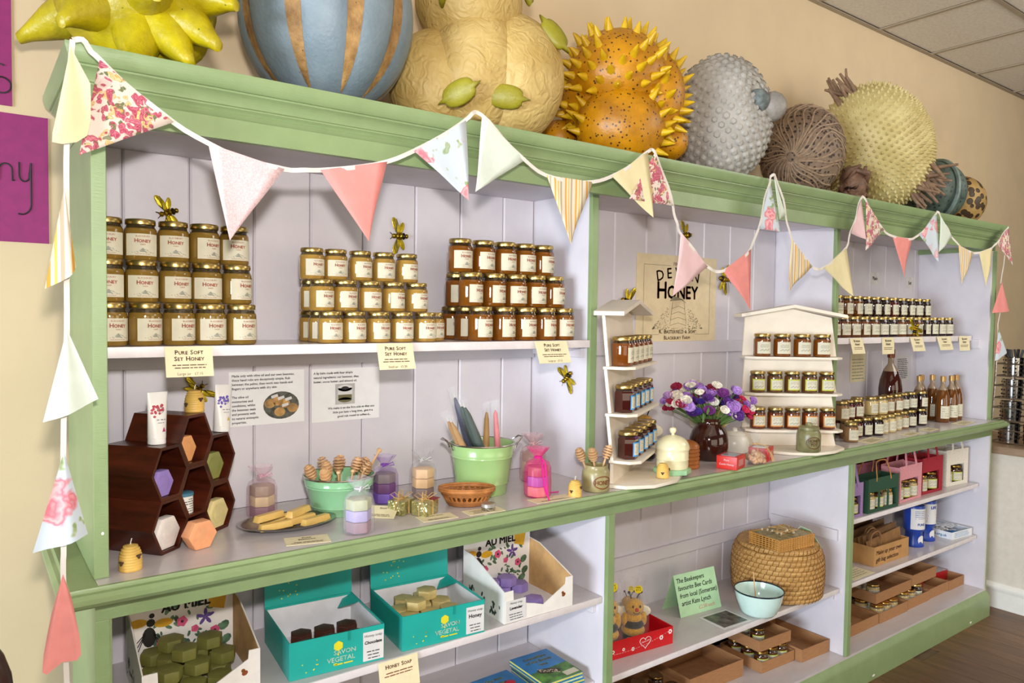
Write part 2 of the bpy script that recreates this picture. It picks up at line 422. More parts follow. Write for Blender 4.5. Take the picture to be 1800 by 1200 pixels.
for x0, x1, z0, z1 in ((.001, X1-.001, 1.585, ZS-.027), (X1+.031, X2-.001, 1.583, 1.637), (X2+.031, X3-.001, 1.56, ZS-.04), (X1+.031, X2-.001, .668, .722), (.001, X1-.001, .71, .762), (X2+.031, X3-.001, .71, .762)):
    part('back_rail', lav, lambda m: m.box(x0, x1, YW-.016, YW-.0005, z0, z1), smooth=False, bevel=.002)
for x, y0, z0, z1 in ((X1-.014, .13, 1.6, ZS-.027), (X1-.014, .05, .72, .7635), (X2-.014, .05, .7, .752), (X3-.014, .06, 1.58, ZS-.03), (X3-.014, .06, .73, .764), (X3-.014, .06, .42, .456), (X2-.014, .06, .42, .456), (X1-.014, .06, .42, .456)):
    part('side_cleat', lav, lambda m: m.box(x, x+.0155, y0, YW-.017, z0, z1), smooth=False, bevel=.002)
# shelves: body with a rounded paler front edge
def shelf(x0, x1, y0, z, th=.022):
    part('shelf', ctop, lambda m: m.box(x0+.001, x1-.001, y0+.006, YW-.0005, z-th, z), smooth=False)
    part('shelf_edge', edge, lambda m: m.box(x0+.001, x1-.001, y0, y0+.0055, z-th, z), smooth=True, bevel=.002)
shelf(-.0145, X1, .1, ZS, .026); shelf(X2+.03, X3-.02, .1, ZS-.008, .03)
shelf(.004, X1, .018, .785); shelf(.004, X1, .05, .478); shelf(X1+.03, X2, .035, .478); shelf(X2+.03, X3-.02, .035, .787); shelf(X2+.03, X3-.02, .035, .479)
part('base_board', ctop, lambda m: m.box(XL+.01, XR-.004, -.005, YW, .145, .165), smooth=False)
sweep([(-.03, 0), (.022, 0), (.022, .112), (.018, .128), (.008, .142), (.004, .158), (0.0, .1645), (-.03, .1645)], XL, XR, YW+.02, 'plinth', green)
for x in (3.28, 4.36): part('paint_chip', M('ece6df', .7), lambda m: m.ball((x, -.0222, .02), (.014, .001, .006), 8, 4), None)
part('paint_chip', M('ece6df', .7), lambda m: m.ball((-.012, .0, 1.262), (.003, .0006, .0035), 8, 4), None)
# ================================================================ jars
gold = M('b89f62', .3, 1, var=.03)
paper = M('d3cdb6', .7, var=.02, spec=.2)
white_p = M('d8d6d4', .6, var=.01, spec=.25)
red_ink = M('9c4a30', .6, var=0); grey_ink = M('8d8f82', .7, var=0); dark_ink = M('2c2622', .6, var=0); brown_ink = M('5a3a28', .6, var=0)
def honey(c_fill, c_head, zf, key, gloss=.06):
    if key in MATS: return MATS[key]
    t = NT('jar_'+key); c = t.n('ShaderNodeTexCoord'); sp = t.n('ShaderNodeSeparateXYZ'); t.l(c.outputs['Object'], sp.inputs[0])
    f = t.fr(sp.outputs[2], zf-.001, zf+.001)
    nz = t.ramp(t.noise(c.outputs['Object'], 30, 2), [(.3, c_fill), (.7, tuple(min(255, int(x*1.12)) for x in c_fill))])
    MATS[key] = t.fin(t.mix(f, nz, c_head), gloss, coat=.6, sss=.04); return MATS[key]
def jar_proto(name, label, cat, R, H, mat, lidm=gold, kind='honey', seg=20, lab_h=.52, lab_ang=62, border=None, facets=0):
    """glass jar: body, screw lid, curved paper label with print; the label faces local -Y"""
    t = thing(name, label, cat)
    lh = H*.13; neck = H-lh
    b = MB(); b.lathe([(0, 0), (R*.86, 0), (R*.96, H*.015), (R, H*.05), (R, H*.70), (R*.98, H*.755), (R*.9, H*.80), (R*.86, neck-.001), (0, neck-.001)], facets or seg)
    b.build('body', mat, t, angle=50)
    b = MB(); b.lathe([(R*.86, neck), (R*.915, neck), (R*.925, neck+lh*.2), (R*.925, neck+lh*.75), (R*.89, H-.0005), (R*.82, H), (R*.78, H-.0012), (0, H-.0012)], seg); b.build('lid', lidm, t, angle=40)
    z0, z1 = H*.12, H*(.12+lab_h); A = math.radians(lab_ang); R2 = R*1.008+.0003; n = 8
    def cyl(x, y, r=0): a = x/R2; return ((R2+r)*math.sin(a), -(R2+r)*math.cos(a), y)
    def patch(m, a0, a1, za, zb, r):
        v = []
        for i in range(n+1):
            a = a0+(a1-a0)*i/n; v += [((R2+r)*math.sin(a), -(R2+r)*math.cos(a), za), ((R2+r)*math.sin(a), -(R2+r)*math.cos(a), zb)]
        m.add(v, [(2*i, 2*i+2, 2*i+3, 2*i+1) for i in range(n)])
    m = MB(); patch(m, -A, A, z0, z1, 0); lb = m.build('paper_label', border or paper, t)
    if border:
        m = MB(); patch(m, -A*.84, A*.84, z0+(z1-z0)*.1, z1-(z1-z0)*.1, .0003); m.build('label_centre', paper, lb)
    W = R2*A*2; h = z1-z0; zc = (z0+z1)/2; r = .0007; fn = lambda x, y: cyl(x, y, r)
    if kind == 'honey':
        m = MB(); text(m, 'BLACKBURY', h*.1, 0, z1-h*.15, fn=fn, sx=1.1); smallcaps(m, 'Honey', h*.25, 0, z1-h*.4, fn=fn, bold=h*.008); text(m, 'FARM', h*.09, 0, z1-h*.52, fn=fn); text(m, 'PURE DEVON HONEY', h*.065, 0, z0+h*.05, fn=fn)
        m.build('label_lettering', red_ink, lb, smooth=False)
        m = MB(); rr = random.Random(3)
        for i in range(26):
            a = rr.uniform(-1, 1); x = a*W*.3; y = z0+h*(.13+.2*(1-abs(a))*rr.random()); q = h*.02
            m.add([fn(x-q*1.6, y), fn(x+q*1.6, y-q*.3), fn(x+q*.5, y+q*1.2)], [(0, 1, 2)])
        for k in range(3): q = h*.04*(3-k); m.add([fn(-q, z0+h*(.17+.06*k)), fn(q, z0+h*(.17+.06*k)), fn(q*.9, z0+h*(.22+.06*k)), fn(-q*.9, z0+h*(.22+.06*k))], [(0, 1, 2, 3)])
        m.build('label_drawing', grey_ink, lb, smooth=False)
    else:
        m = MB()
        if kind == 'small':
            for k, yy in enumerate((.74, .64, .54)): tiny(m, -W*.33, W*.33, z0+h*yy, h*.055, fn=fn, seed=k, centre=True)
            for k in range(9): x = -W*.28+W*.07*k; y = z0+h*(.24+.1*((k*7) % 3)/2); q = h*.05; m.add([fn(x-q*1.3, y), fn(x+q*1.3, y), fn(x+q*.3, y+q*1.6)], [(0, 1, 2)])
        else:
            for k, yy in enumerate((.8, .66, .34, .24)): tiny(m, -W*.36, W*.36, z0+h*yy, h*.06, fn=fn, seed=k, centre=True)
            for k in range(5): x = -W*.16+W*.09*k; y = z0+h*(.44+.06*((k*5) % 3)); q = h*.05; m.add([fn(x-q, y), fn(x+q, y), fn(x+q*.3, y+q*1.6)], [(0, 1, 2)])
        m.build('label_lettering', grey_ink, lb, smooth=False)
    return Proto(t)
J_set = jar_proto('honey_jar', 'x', 'jar', .0374, .102, honey((122, 94, 38), (58, 48, 28), .079, 'set_large'))
J_sets = jar_proto('honey_jar', 'x', 'jar', .0342, .088, honey((152, 118, 54), (78, 64, 38), .068, 'set_small'))
J_run = jar_proto('honey_jar', 'x', 'jar', .0396, .1085, honey((112, 64, 12), (48, 32, 14), .084, 'runny'))
def inv(x, y0, y1): return -.2522+(x+.2522)*(y1+1.807)/(y0+1.807)
YJ = .148
def face(x, y, extra=0):      # labels are turned towards the shop floor, roughly to the viewer's left
    return -.12+extra
R_ = random.Random(5)
rows = ['bottom', 'middle', 'top']
# stack one: large pale set honey by the green end post
h = .1025
base = [inv(v, .09, YJ) for v in (.0172, .0902, .1635, .2364, .3093)]
for r in range(3):
    y = YJ+.037*r; sh = (.0, .0, .004)[r]
    for i, x in enumerate(base):
        J_set.put((x+.0*r+sh+R_.uniform(-.0005, .0005)+ (.0), y, ZS+.0005+r*h), R_.uniform(-.12, .5), f'large pale honey jar, {ORD[i]} from left, {rows[r]} row of the left stack', 'large pale honey jars in the left stack')
# stack two: smaller pale jars, pyramid three deep
h = .0885; px = [inv(v, .09, YJ) for v in (.5438, .6125, .6868, .7602, .8368)]
def pyramid(J, px, h, dY, gname, kind, back):
    for r in range(3):
        y = YJ+dY*.5*r; sx = (0, 0.012, 0.02)[r]-.022*r
        for i, x in enumerate(px):
            J.put((x+sx+R_.uniform(-.0005, .0005), y+R_.uniform(-.0005, .0005), ZS+.0005+r*h), R_.uniform(-.05, .42), f'{kind} jar, {ORD[i]} from left, front of {rows[r]} row, {gname[4:]}', f'{kind} jars in {gname}')
        for q in range(back[r]):
            J.put((px[0]+sx+.002, y+dY*(q+1), ZS+.0005+r*h), R_.uniform(0, .3), f'{kind} jar {("just behind", "two behind")[q]} the left end of {rows[r]} row, {gname[4:]}', f'{kind} jars in {gname}')
pyramid(J_sets, px, h, .074, 'the middle stack', 'small pale honey', (2, 1, 0))
J_sets.put((px[4]+.058, YJ+.05, ZS+.0005), .3, 'small pale honey jar tucked behind the right end of the middle stack', 'small pale honey jars in the middle stack')
px = [inv(v, .09, YJ) for v in (1.0317, 1.1183, 1.2042, 1.2858, 1.3652)]
pyramid(J_run, px, .109, .085, 'the amber stack', 'amber runny honey', (2, 1, 0))
# ---- dark mixed jars on the right-hand upper shelf
def hexjar(nm, fill, head, key, R=.033, H=.092, lab=paper, lidm=gold, kind='small', border=None, **k):
    return jar_proto(nm, 'x', 'jar', R, H, honey(fill, head, H*.78, key), lidm, kind, 14, border=border, lab_ang=50, **k)
J_amb = hexjar('preserve_jar', (92, 48, 12), (44, 30, 18), 'amber'); J_drk = hexjar('preserve_jar', (34, 14, 14), (22, 14, 12), 'dark'); J_red = hexjar('preserve_jar', (74, 16, 12), (36, 14, 12), 'redjam')
zs = ZS-.0075
low = [(3.045, .2, J_red), (3.10, .15, J_amb), (3.30, .15, J_drk), (3.235, .155, J_amb), (3.36, .15, J_amb), (3.44, .15, J_amb), (3.52, .15, J_drk), (3.69, .15, J_drk), (3.77, .15, J_amb), (3.85, .15, J_amb), (3.95, .15, J_drk), (4.09, .15, J_drk), (4.23, .15, J_drk), (4.305, .15, J_drk)]
low = sorted(low, key=lambda a: a[0])
low = [(3.120+.0925*i, .15, [J_red, J_amb, J_amb, J_amb, J_amb, J_drk, J_drk, J_amb, J_amb, J_amb, J_drk, J_drk, J_drk, J_drk][i]) for i in range(14)]
for i, (x, y, J) in enumerate(low):
    nm = {id(J_amb): 'amber', id(J_drk): 'dark', id(J_red): 'red'}[id(J)]
    J.put((x, y, zs), -.35+R_.uniform(-.1, .5), f'{nm} preserve jar, {ORD[i]} from left, lower row on the right-hand shelf', 'jars on the right-hand upper shelf', 1.12)
for i in range(12):
    J = [J_amb, J_amb, J_amb, J_amb, J_drk, J_drk, J_drk, J_red, J_drk, J_drk, J_drk, J_drk][i]; nm = {id(J_amb): 'amber', id(J_drk): 'dark', id(J_red): 'red'}[id(J)]
    J.put((3.145+.0925*i, .205, zs+.1037), -.3+R_.uniform(-.1, .5), f'{nm} preserve jar, {ORD[i]} from left, upper row on the right-hand shelf', 'jars on the right-hand upper shelf', 1.12)
# ---- jars on the counter of the right-hand bay, two tiers
J_cr = hexjar('preserve_jar', (186, 164, 112), (120, 108, 80), 'lemoncurd', lab=white_p, kind='white'); J_br = hexjar('preserve_jar', (128, 92, 56), (80, 62, 42), 'chutney', kind='white')
lo = [(3.135, .05, J_br), (3.205, .11, J_br), (3.285, .11, J_red), (3.36, .10, J_drk), (3.44, .085, J_drk), (3.52, .10, J_cr), (3.60, .10, J_cr), (3.70, .12, J_cr), (3.785, .125, J_br), (3.88, .13, J_drk), (4.0, .13, J_drk)]
names = {id(J_amb): 'amber', id(J_drk): 'dark', id(J_red): 'red', id(J_cr): 'cream coloured', id(J_br): 'brown chutney'}
for i, (x, y, J) in enumerate(lo):
    J.put((x, y, ZC+.0006), -.45+R_.uniform(-.1, .4), f'{names[id(J)]} jar, {ORD[i]} from the green post, front row, right-hand counter', 'jars on the right-hand counter', 1.0)
up = [(3.15, .10, J_br), (3.23, .115, J_red), (3.3, .11, J_red), (3.40, .16, J_cr), (3.48, .13, J_cr), (3.56, .12, J_cr), (3.65, .13, J_br), (3.74, .13, J_br), (3.83, .14, J_drk), (3.92, .14, J_drk), (4.02, .13, J_drk)]
for i, (x, y, J) in enumerate(up):
    J.put((x+.01, y+.012, ZC+.0932), -.45+R_.uniform(-.1, .4), f'{names[id(J)]} jar, {ORD[i]} from the green post, upper tier, right-hand counter', 'jars on the right-hand counter', 1.0)
for i in range(9):
    J = [J_br, J_red, J_drk, J_cr, J_cr, J_cr, J_br, J_drk, J_drk][i]
    J.put((3.19+.105*i, .205, ZC+.0006), -.4, f'{names[id(J)]} jar, {ORD[i]} from the green post, second row back, right-hand counter', 'jars on the right-hand counter', 1.0)
# ---- cordial and spirit bottles at the end of the counter
def bottle_proto(name, R, H, col, capc, lab, neck=.32):
    t = thing(name, 'x', 'bottle'); nr = neck*R; zl = H*.58
    t2 = honey(col, (150, 128, 104), H*.7, name+str(col), .05)
    b = MB(); b.lathe([(0, 0), (R*.93, 0), (R, H*.02), (R, zl*.8), (R*.9, zl), (R*.62, H*.72), (nr*1.05, H*.8), (nr, H*.9), (0, H*.9)], 20); b.build('body', t2, t, angle=60)
    b = MB(); b.lathe([(nr*1.12, H*.885), (nr*1.25, H*.89), (nr*1.25, H*.995), (nr*1.15, H), (0, H)], 14); b.build('cap', M(capc, .35, .4), t)
    if lab:
        A = .8; v = []
        for i in range(7): a = -A+2*A*i/6; v += [((R+.0006)*math.sin(a), -(R+.0006)*math.cos(a), H*.09), ((R+.0006)*math.sin(a), -(R+.0006)*math.cos(a), H*.36)]
        b = MB(); b.add(v, [(2*i, 2*i+2, 2*i+3, 2*i+1) for i in range(6)]); lb = b.build('paper_label', paper, t)
        b = MB()
        for k in range(4): tiny(b, -R*.6, R*.6, H*(.14+.05*k), H*.02, fn=lambda x, y: ((R+.0012)*math.sin(x/R), -(R+.0012)*math.cos(x/R), y), seed=k)
        b.build('label_lettering', grey_ink, lb, smooth=False)
    return Proto(t)
B1 = bottle_proto('cordial_bottle', .037, .262, (96, 54, 14), 'b48a4e', True)
for i, (x, y) in enumerate([(4.13, .2), (4.22, .23), (4.29, .20), (4.24, .12), (4.335, .115), (4.42, .125)]):
    B1.put((x, y, ZC+.0006), -.55, ['amber cordial bottle, furthest left behind the dark jars', 'amber cordial bottle, second from left behind the dark jars', 'amber cordial bottle, third from left at the back', 'amber cordial bottle nearest the dark jars, front row', 'amber cordial bottle in the middle of the front row', 'amber cordial bottle furthest right in the front row'][i], 'amber cordial bottles on the counter')
B2 = bottle_proto('spirit_bottle', .062, .41, (58, 20, 10), '7a3d22', False, .26); B2.put((4.0, .3, ZC+.0006), 0, 'tall round dark red spirit bottle with a long wrapped neck', None)
# ================================================================ giant pollen grains along the top
RT_, UP_, TO_ = Vector((.803, -.596, 0)), Vector((0, 0, 1)), Vector((-.596, -.803, 0))
def dirn(a, b, c): return (RT_*a+UP_*b+TO_*c).normalized()
def fib(n):
    for i in range(n):
        z = 1-2*(i+.5)/n; r = math.sqrt(1-z*z); a = i*2.399963; yield Vector((r*math.cos(a), r*math.sin(a), z))
def speck(key, c1, c2, dark, vs_=60, th=.16, rough=.45, bump=.3, nsc=14, bsc=90):
    t = NT(key); v = t.coord(); base = t.ramp(t.noise(v, nsc, 5, .65), [(.3, c1), (.7, c2)])
    d = t.vor(v, vs_); col = t.mix(t.fr(d, th, th*1.6), dark, base) if dark else base
    t.bump(t.noise(v, bsc, 4), bump, .006); return t.fin(col, rough)
def down(o, z):   # stretch below the centre so that the piece stands on the dresser top
    return o
# 1 lemon yellow, thick blunt horns
c = Vector((.093, .165, 2.485)); ym = speck('pollen_yellow', '94830a', 'bfae08', '4a5a20', 34, .05, .4, .5, 11, 40)
t = thing('pollen_sculpture', 'lemon yellow sculpture with thick blunt horns at the left end', 'sculpture', c)
b = MB(); b.ball((0, 0, 0), (.172, .165, .185), 40, 28, lambda d: 1+.06*noise.noise(d*3)+.035*noise.noise(d*7)); b.build('body', ym, t, angle=180)
sp = [(-1, -.28, .05, .105), (-.62, .1, .75, .07), (-.25, -.45, .85, .06), (.28, -.72, .55, .085), (.62, -.6, .45, .1), (.8, -.42, .38, .105), (.9, -.08, .3, .1), (1, .2, .1, .09), (.55, -.2, .8, .075), (.2, -.05, .98, .06), (-.1, .4, .9, .06), 
      (.45, .3, .85, .07), (.75, .4, .5, .08), (-.5, .6, .6, .08), (0, 1, .2, .09), (.5, .85, 0, .09), (-.6, .8, -.1, .09), (-.9, .35, .2, .09), (-.8, 0, -.6, .09), (0, .3, -1, .08), (.1, -.5, -.85, .07), (-.05, -.92, .3, .05)]
for x, y, z, l in sp:
    b = MB(); d = dirn(x, y, z); b.cone(d*.13, d, .066, l+.05, 14, .2, Vector((0, 0, -.025))); b.build('horn', ym, t, angle=80)
# 2 slate blue globe with brown lens-shaped furrows
R = .228; c = Vector((.567, .168, 2.552)); bm_ = speck('pollen_blue', '667680', '84939a', '505c62', 26, .03, .5, .3, 5)
t = thing('pollen_sculpture', 'slate blue globe sculpture with brown vertical furrows', 'sculpture', c)
az0 = math.atan2(TO_.y, TO_.x)
fur = [az0+math.radians(a) for a in (-50, -8, 31.5, 66, 105, 145, 185, 225, 265)]
def bl(d):
    a = math.atan2(d.y, d.x); m = min(abs((a-f+PI) % (2*PI)-PI) for f in fur); return 1-.05*math.exp(-(m/.13)**2)*max(0, 1-d.z*d.z*1.05)
b = MB(); b.ball((0, 0, 0), (R*1.03, R*1.03, R*1.14), 90, 40, bl); b.build('body', bm_, t, angle=180)
fm = speck('furrow_brown', '6b4a22', 'b58d55', '4a3018', 40, .05, .6, .6, 18, 60)
for f in fur:
    b = MB(); v = []; n = 18
    for i in range(n+1):
        th = math.radians(24+128*i/n); w_ = .125*math.sin(PI*i/n)**.75
        for k in (-1, 0, 1):
            a = f+k*w_*(.75/max(.5, math.sin(th))); d = Vector((math.sin(th)*math.cos(a), math.sin(th)*math.sin(a), math.cos(th)))
            q = bl(d)*(1.004 if k else 1.012+.006*math.sin(i*2.3)); v.append((d.x*R*1.03*q, d.y*R*1.03*q, d.z*R*1.14*q))
    b.add(v, [(3*i+k, 3*i+3+k, 3*i+4+k, 3*i+1+k) for i in range(n) for k in (0, 1)]); b.build('furrow', fm, t, angle=180)
# 3 cream lumpy trio with olive leaves
t3 = NT('pollen_cream'); v = t3.coord(); nn = t3.n('ShaderNodeTexNoise'); nn.inputs['Scale'].default_value = 22; nn.inputs['Distortion'].default_value = 2.2; nn.inputs['Detail'].default_value = 1
t3.l(v, nn.inputs['Vector']); t3.bump(nn.outputs['Fac'], .55, .012); cm = t3.fin(t3.ramp(t3.noise(v, 7), [(.3, 'ad8e4a'), (.7, 'cbb070')]), .55)
t = thing('pollen_sculpture', 'pale yellow lumpy sculpture of swollen lobes with olive leaf shapes', 'sculpture', (1.03, .17, ZT))
b = MB()
lob = [((1.165, .15, 2.497), (.185, .185, .207)), ((1.03, .17, 2.72), (.168, .165, .175)), ((.945, .22, 2.457), (.15, .14, .167)), ((1.04, .14, 2.5), (.15, .14, .2)), ((1.16, .27, 2.56), (.16, .13, .18))]
for p, r in lob: b.ball((p[0]-1.03, p[1]-.17, p[2]-ZT), r, 36, 24, lambda d: 1+.02*noise.noise(d*2.5))
b.build('body', cm, t, angle=180)
om = speck('leaf_olive', '7c7412', '9a9226', None, 20, .05, .45, .2, 12)
for (p, d, ln, wd, rot) in (((.905, .03, 2.385), (-.3, -.2, 1), .075, .036, .4), ((1.055, .005, 2.395), (.05, -.2, 1), .078, .036, -.1), ((1.235, -.005, 2.62), (.35, .2, .9), .075, .032, -.9), ((1.18, .06, 2.76), (.8, .3, .5), .06, .03, 1.4), ((.88, .09, 2.70), (-.85, 0, .5), .06, .03, 1.4)):
    D_ = dirn(*d); ux = UP_.cross(D_).normalized(); uy = D_.cross(ux)
    a = ux*math.cos(rot)+uy*math.sin(rot); bb = D_.cross(a)
    m = Matrix(((a.x, bb.x, D_.x, p[0]-1.03-D_.x*.008), (a.y, bb.y, D_.y, p[1]-.17-D_.y*.008), (a.z, bb.z, D_.z, p[2]-ZT-D_.z*.008), (0, 0, 0, 1)))
    b = MB(); b.ball((0, 0, 0), (ln, wd, .016), 20, 10, lambda d: 1-.35*abs(d.x)**3*(1 if abs(d.y) > .02 else 0), m); b.build('leaf', om, t, angle=180)
# 4 orange cluster of spiked lobes
om4 = speck('pollen_orange', '9a6300', 'c88a06', '3a2408', 62, .17, .4, .2, 10); oy = speck('spike_yellow', 'b98d06', 'd9b416', None, 20, .05, .4, .1, 30)
c4 = Vector((1.66, .15, 2.50)); t = thing('pollen_sculpture', 'orange speckled cluster of lobes ringed with yellow spikes', 'sculpture', c4)
L4 = [(dirn(0, -.28, 1)*.075+Vector((0, 0, -.075)), (.165, .15, .15)), (dirn(-.05, .8, .3)*.1, (.19, .17, .16)), (dirn(.9, .25, -.1)*.1, (.12, .16, .185)), (dirn(-.8, .1, 0)*.06, (.15, .15, .15))]
b = MB()
for p, r in L4: b.ball(p, r, 28, 18, lambda d: 1+.03*noise.noise(d*3))
b.build('body', om4, t, angle=180)
b = MB()
for li, (p, r) in enumerate(L4):
    axis = (dirn(0, 0, 1), dirn(0, .5, .7), dirn(.6, .1, .6), dirn(-.6, .2, .5))[li]
    for d in fib(150 if li else 110):
        q = d.dot(axis)
        if (-.3 if li else -.25) < q < (.9 if li else .55):
            s_ = Vector((d.x*r[0], d.y*r[1], d.z*r[2]))+p
            if any(k != li and sum(((s_[m]-L4[k][0][m])/L4[k][1][m])**2 for m in range(3)) < .95 for k in range(4)): continue
            b = MB(); b.cone(s_*1.0-d*.008, (d+Vector((0, 0, .25))).normalized(), .0165, .04+.014*random.random(), 7, .12); b.build('spike', oy, t, angle=60)
for a, z, s_ in ((-1.05, -.115, .068), (.95, -.12, .068)):
    b = MB(); p = RT_*a*.2+TO_*-.01; b.ball((p.x, p.y, z), s_, 24, 16, lambda d: 1+.03*noise.noise(d*5)); b.build('side_ball', om4, t, angle=180)
# 5 grey pimpled globe with a curled notch
gm = speck('pollen_grey', '98948c', 'b9b4ac', None, 20, .05, .5, .35, 6, 60)
c5 = Vector((2.25, .16, 2.545)); t = thing('pollen_sculpture', 'pale grey pimpled globe sculpture with a curled notch', 'sculpture', c5)
nd = dirn(.62, .28, .72)
b = MB(); r5 = (.2, .2, .258)
def f5(d):
    q = d.angle(nd); return 1-.22*math.exp(-(q/.25)**2)
b.ball((0, 0, 0), r5, 56, 40, f5); b.build('body', gm, t, angle=180)
b = MB()
for d in fib(520):
    k = f5(d)
    if k > .9: s_ = Vector((d.x*r5[0], d.y*r5[1], d.z*r5[2]))*k; b.cone(s_*.985, d, .016+.004*random.random(), .010+.005*random.random(), 6, .5)
b.build('pimples', gm, t, angle=70)['kind'] = 'stuff'
b = MB(); p = nd*.178; b.ball(p, .045, 20, 14); b.build('notch', M('6d7674', .7, var=.2, scale=40, bump=.4), t)
b = MB(); p = dirn(.9, .18, .5)*.21; b.ball(p, (.052, .052, .058), 20, 14, lambda d: 1+.06*noise.noise(d*6)); b.build('curled_tip', speck('tip_grey', '7a7672', '9f968c', None, 20, .05, .5, .4, 20), t, angle=180)
# 6 brown ball of ridged strands
t6 = NT('pollen_strand'); v = t6.coord(); dots = t6.fr(t6.vor(v, 58), .3, .4); t6.bump(dots, .6, .01); sm = t6.fin(t6.mix(dots, '33261e', t6.ramp(t6.noise(v, 30), [(.3, '6e5846'), (.7, '85705c')])), .65)
c6 = Vector((2.85, .17, 2.505)); t = thing('pollen_sculpture', 'brown ball sculpture wound with ridged dotted strands', 'sculpture', c6)
b = MB(); b.ball((0, 0, 0), (.184, .184, .21), 48, 34, lambda d: 1+.03*noise.noise(d*2)); b.build('body', sm, t, angle=180)
pa = dirn(-.55, -.25, .8); pb = pa.orthogonal().normalized(); pc = pa.cross(pb); stm_ = M('947c64', .6, var=.12, scale=60, bump=.2)
for k in range(34):
    pts = []
    for q in range(19):
        th = .1+2.85*q/18; ph = 2*PI*k/34+.55*math.sin(th*1.6)+.1*math.sin(5*th+k); d = pa*math.cos(th)+(pb*math.cos(ph)+pc*math.sin(ph))*math.sin(th); r_ = (1+.03*noise.noise(d*2))*1.008; pts.append(Vector((d.x*.184, d.y*.184, d.z*.21))*r_)
    b = MB(); b.tube(pts, .0042, 5); b.build('strand', stm_, t)
# 7 cream prickly egg with twigs
em = speck('pollen_straw', 'b3a062', 'd0c188', None, 20, .05, .55, .3, 8, 70)
c7 = Vector((3.5, .17, 2.615)); t = thing('pollen_sculpture', 'large straw coloured prickly egg sculpture with twiggy tufts', 'sculpture', c7)
ax = dirn(-.45, .8, .15); r7 = .27
def f7(d): return 1+.17*abs(d.dot(ax))**2
b = MB(); b.ball((0, 0, 0), (r7*.98, r7*.95, r7*1.02), 48, 36, f7); b.build('body', em, t, angle=180)
b = MB()
for d in fib(1150):
    s_ = Vector((d.x*r7*.98, d.y*r7*.95, d.z*r7*1.02))*f7(d); b.cone(s_*.985, d, .011, .014+.008*random.random(), 5, .25)
b.build('prickles', em, t, angle=70)['kind'] = 'stuff'
tm = speck('twig_brown', '6c5240', '96785c', None, 20, .05, .7, .4, 30)
b = MB()
for base, n, sp_ in ((dirn(-.62, .75, .2), 13, .5), (dirn(.72, -.55, .45), 12, .6), (dirn(.5, -.8, .35), 8, .5)):
    s_ = Vector((base.x*r7, base.y*r7, base.z*r7))*f7(base)*.97
    for k in range(n):
        d = (base+Vector((random.uniform(-sp_, sp_), random.uniform(-sp_, sp_), random.uniform(-sp_, sp_)))).normalized(); o_ = base.orthogonal().normalized()*random.uniform(-.06, .06)+base.cross(base.orthogonal()).normalized()*random.uniform(-.06, .06)
        b = MB(); b.tube([s_+o_-d*.02, s_+o_+d*.05, s_+o_+d*random.uniform(.08, .13)], [.012, .009, .006], 6); b.build('twig', tm, t, angle=60)
# 8 knotted brown pod between them
t = thing('pollen_sculpture', 'small knotted dark brown pod between the strand ball and egg', 'sculpture', (3.12, .06, ZT))
b = MB(); rr = random.Random(2)
for k in range(16):
    a0 = rr.uniform(0, 6.28); p = [Vector((.075*math.cos(a0+q*.9)*rr.uniform(.5, 1.1), .06*math.sin(a0+q*.9)*rr.uniform(.5, 1.1), .02+.05*k/6+.03*math.sin(q*1.7+k))) for q in range(5)]
    for q in p: q.z = min(max(q.z, .014), .17)
    b.tube(p, [.008, .014, .016, .014, .006], 6)
b.ball((0, 0, .08), (.06, .05, .075), 14, 10); b.build('body', speck('pod_brown', '4a3022', '7d5a42', None, 20, .05, .6, .5, 30), t, angle=120)
# 9 dark green pod, 10 tan pierced ball
c9 = Vector((4.13, .16, 2.46)); t = thing('pollen_sculpture', 'dark green split pod sculpture near the right end', 'sculpture', c9)
sd = dirn(.1, .1, 1)
def f9(d):
    q = abs(d.dot(dirn(1, .25, -.25))); return 1-.07*math.exp(-((q-.25)/.09)**2)
b = MB(); b.ball((0, 0, 0), (.165, .165, .17), 44, 30, f9); b.build('body', speck('pod_green', '3c4a44', '5a6b62', '27302c', 45, .22, .5, .4, 12, 50), t, angle=180)
b = MB(); b.tube([Vector((0, 0, 0))+(dirn(.25, 0, 1)*math.cos(a)+dirn(.05, 1, -.0)*math.sin(a))*.172 for a in [PI*2*k/40 for k in range(40)]], .012, 6, True); b.build('rim', M('6f8079', .5, var=.1, bump=.2), t)
c10 = Vector((4.475, .17, 2.44)); t = thing('pollen_sculpture', 'tan pierced ball sculpture with dark holes at the right end', 'sculpture', c10)
tt = NT('pollen_tan'); v = tt.coord(); d_ = tt.vor(v, 24); hole = tt.fr(d_, .38, .46); tt.bump(hole, .9, .02); pm = tt.fin(tt.mix(hole, '3c2a16', tt.ramp(tt.noise(v, 10), [(.3, '8f7038'), (.7, 'b5935a')])), .55)
b = MB(); b.ball((0, 0, 0), (.142, .142, .15), 44, 30); b.build('body', pm, t, angle=180)
def settle():   # flatten what would sink into the dresser top
    for o in list(bpy.data.objects):
        if o.parent is not None and o.parent.name.startswith('pollen_sculpture') and o.type == 'MESH':
            dz = ZT+.001-o.parent.location.z
            for v_ in o.data.vertices:
                if v_.co.z < dz: v_.co.z = dz
settle()
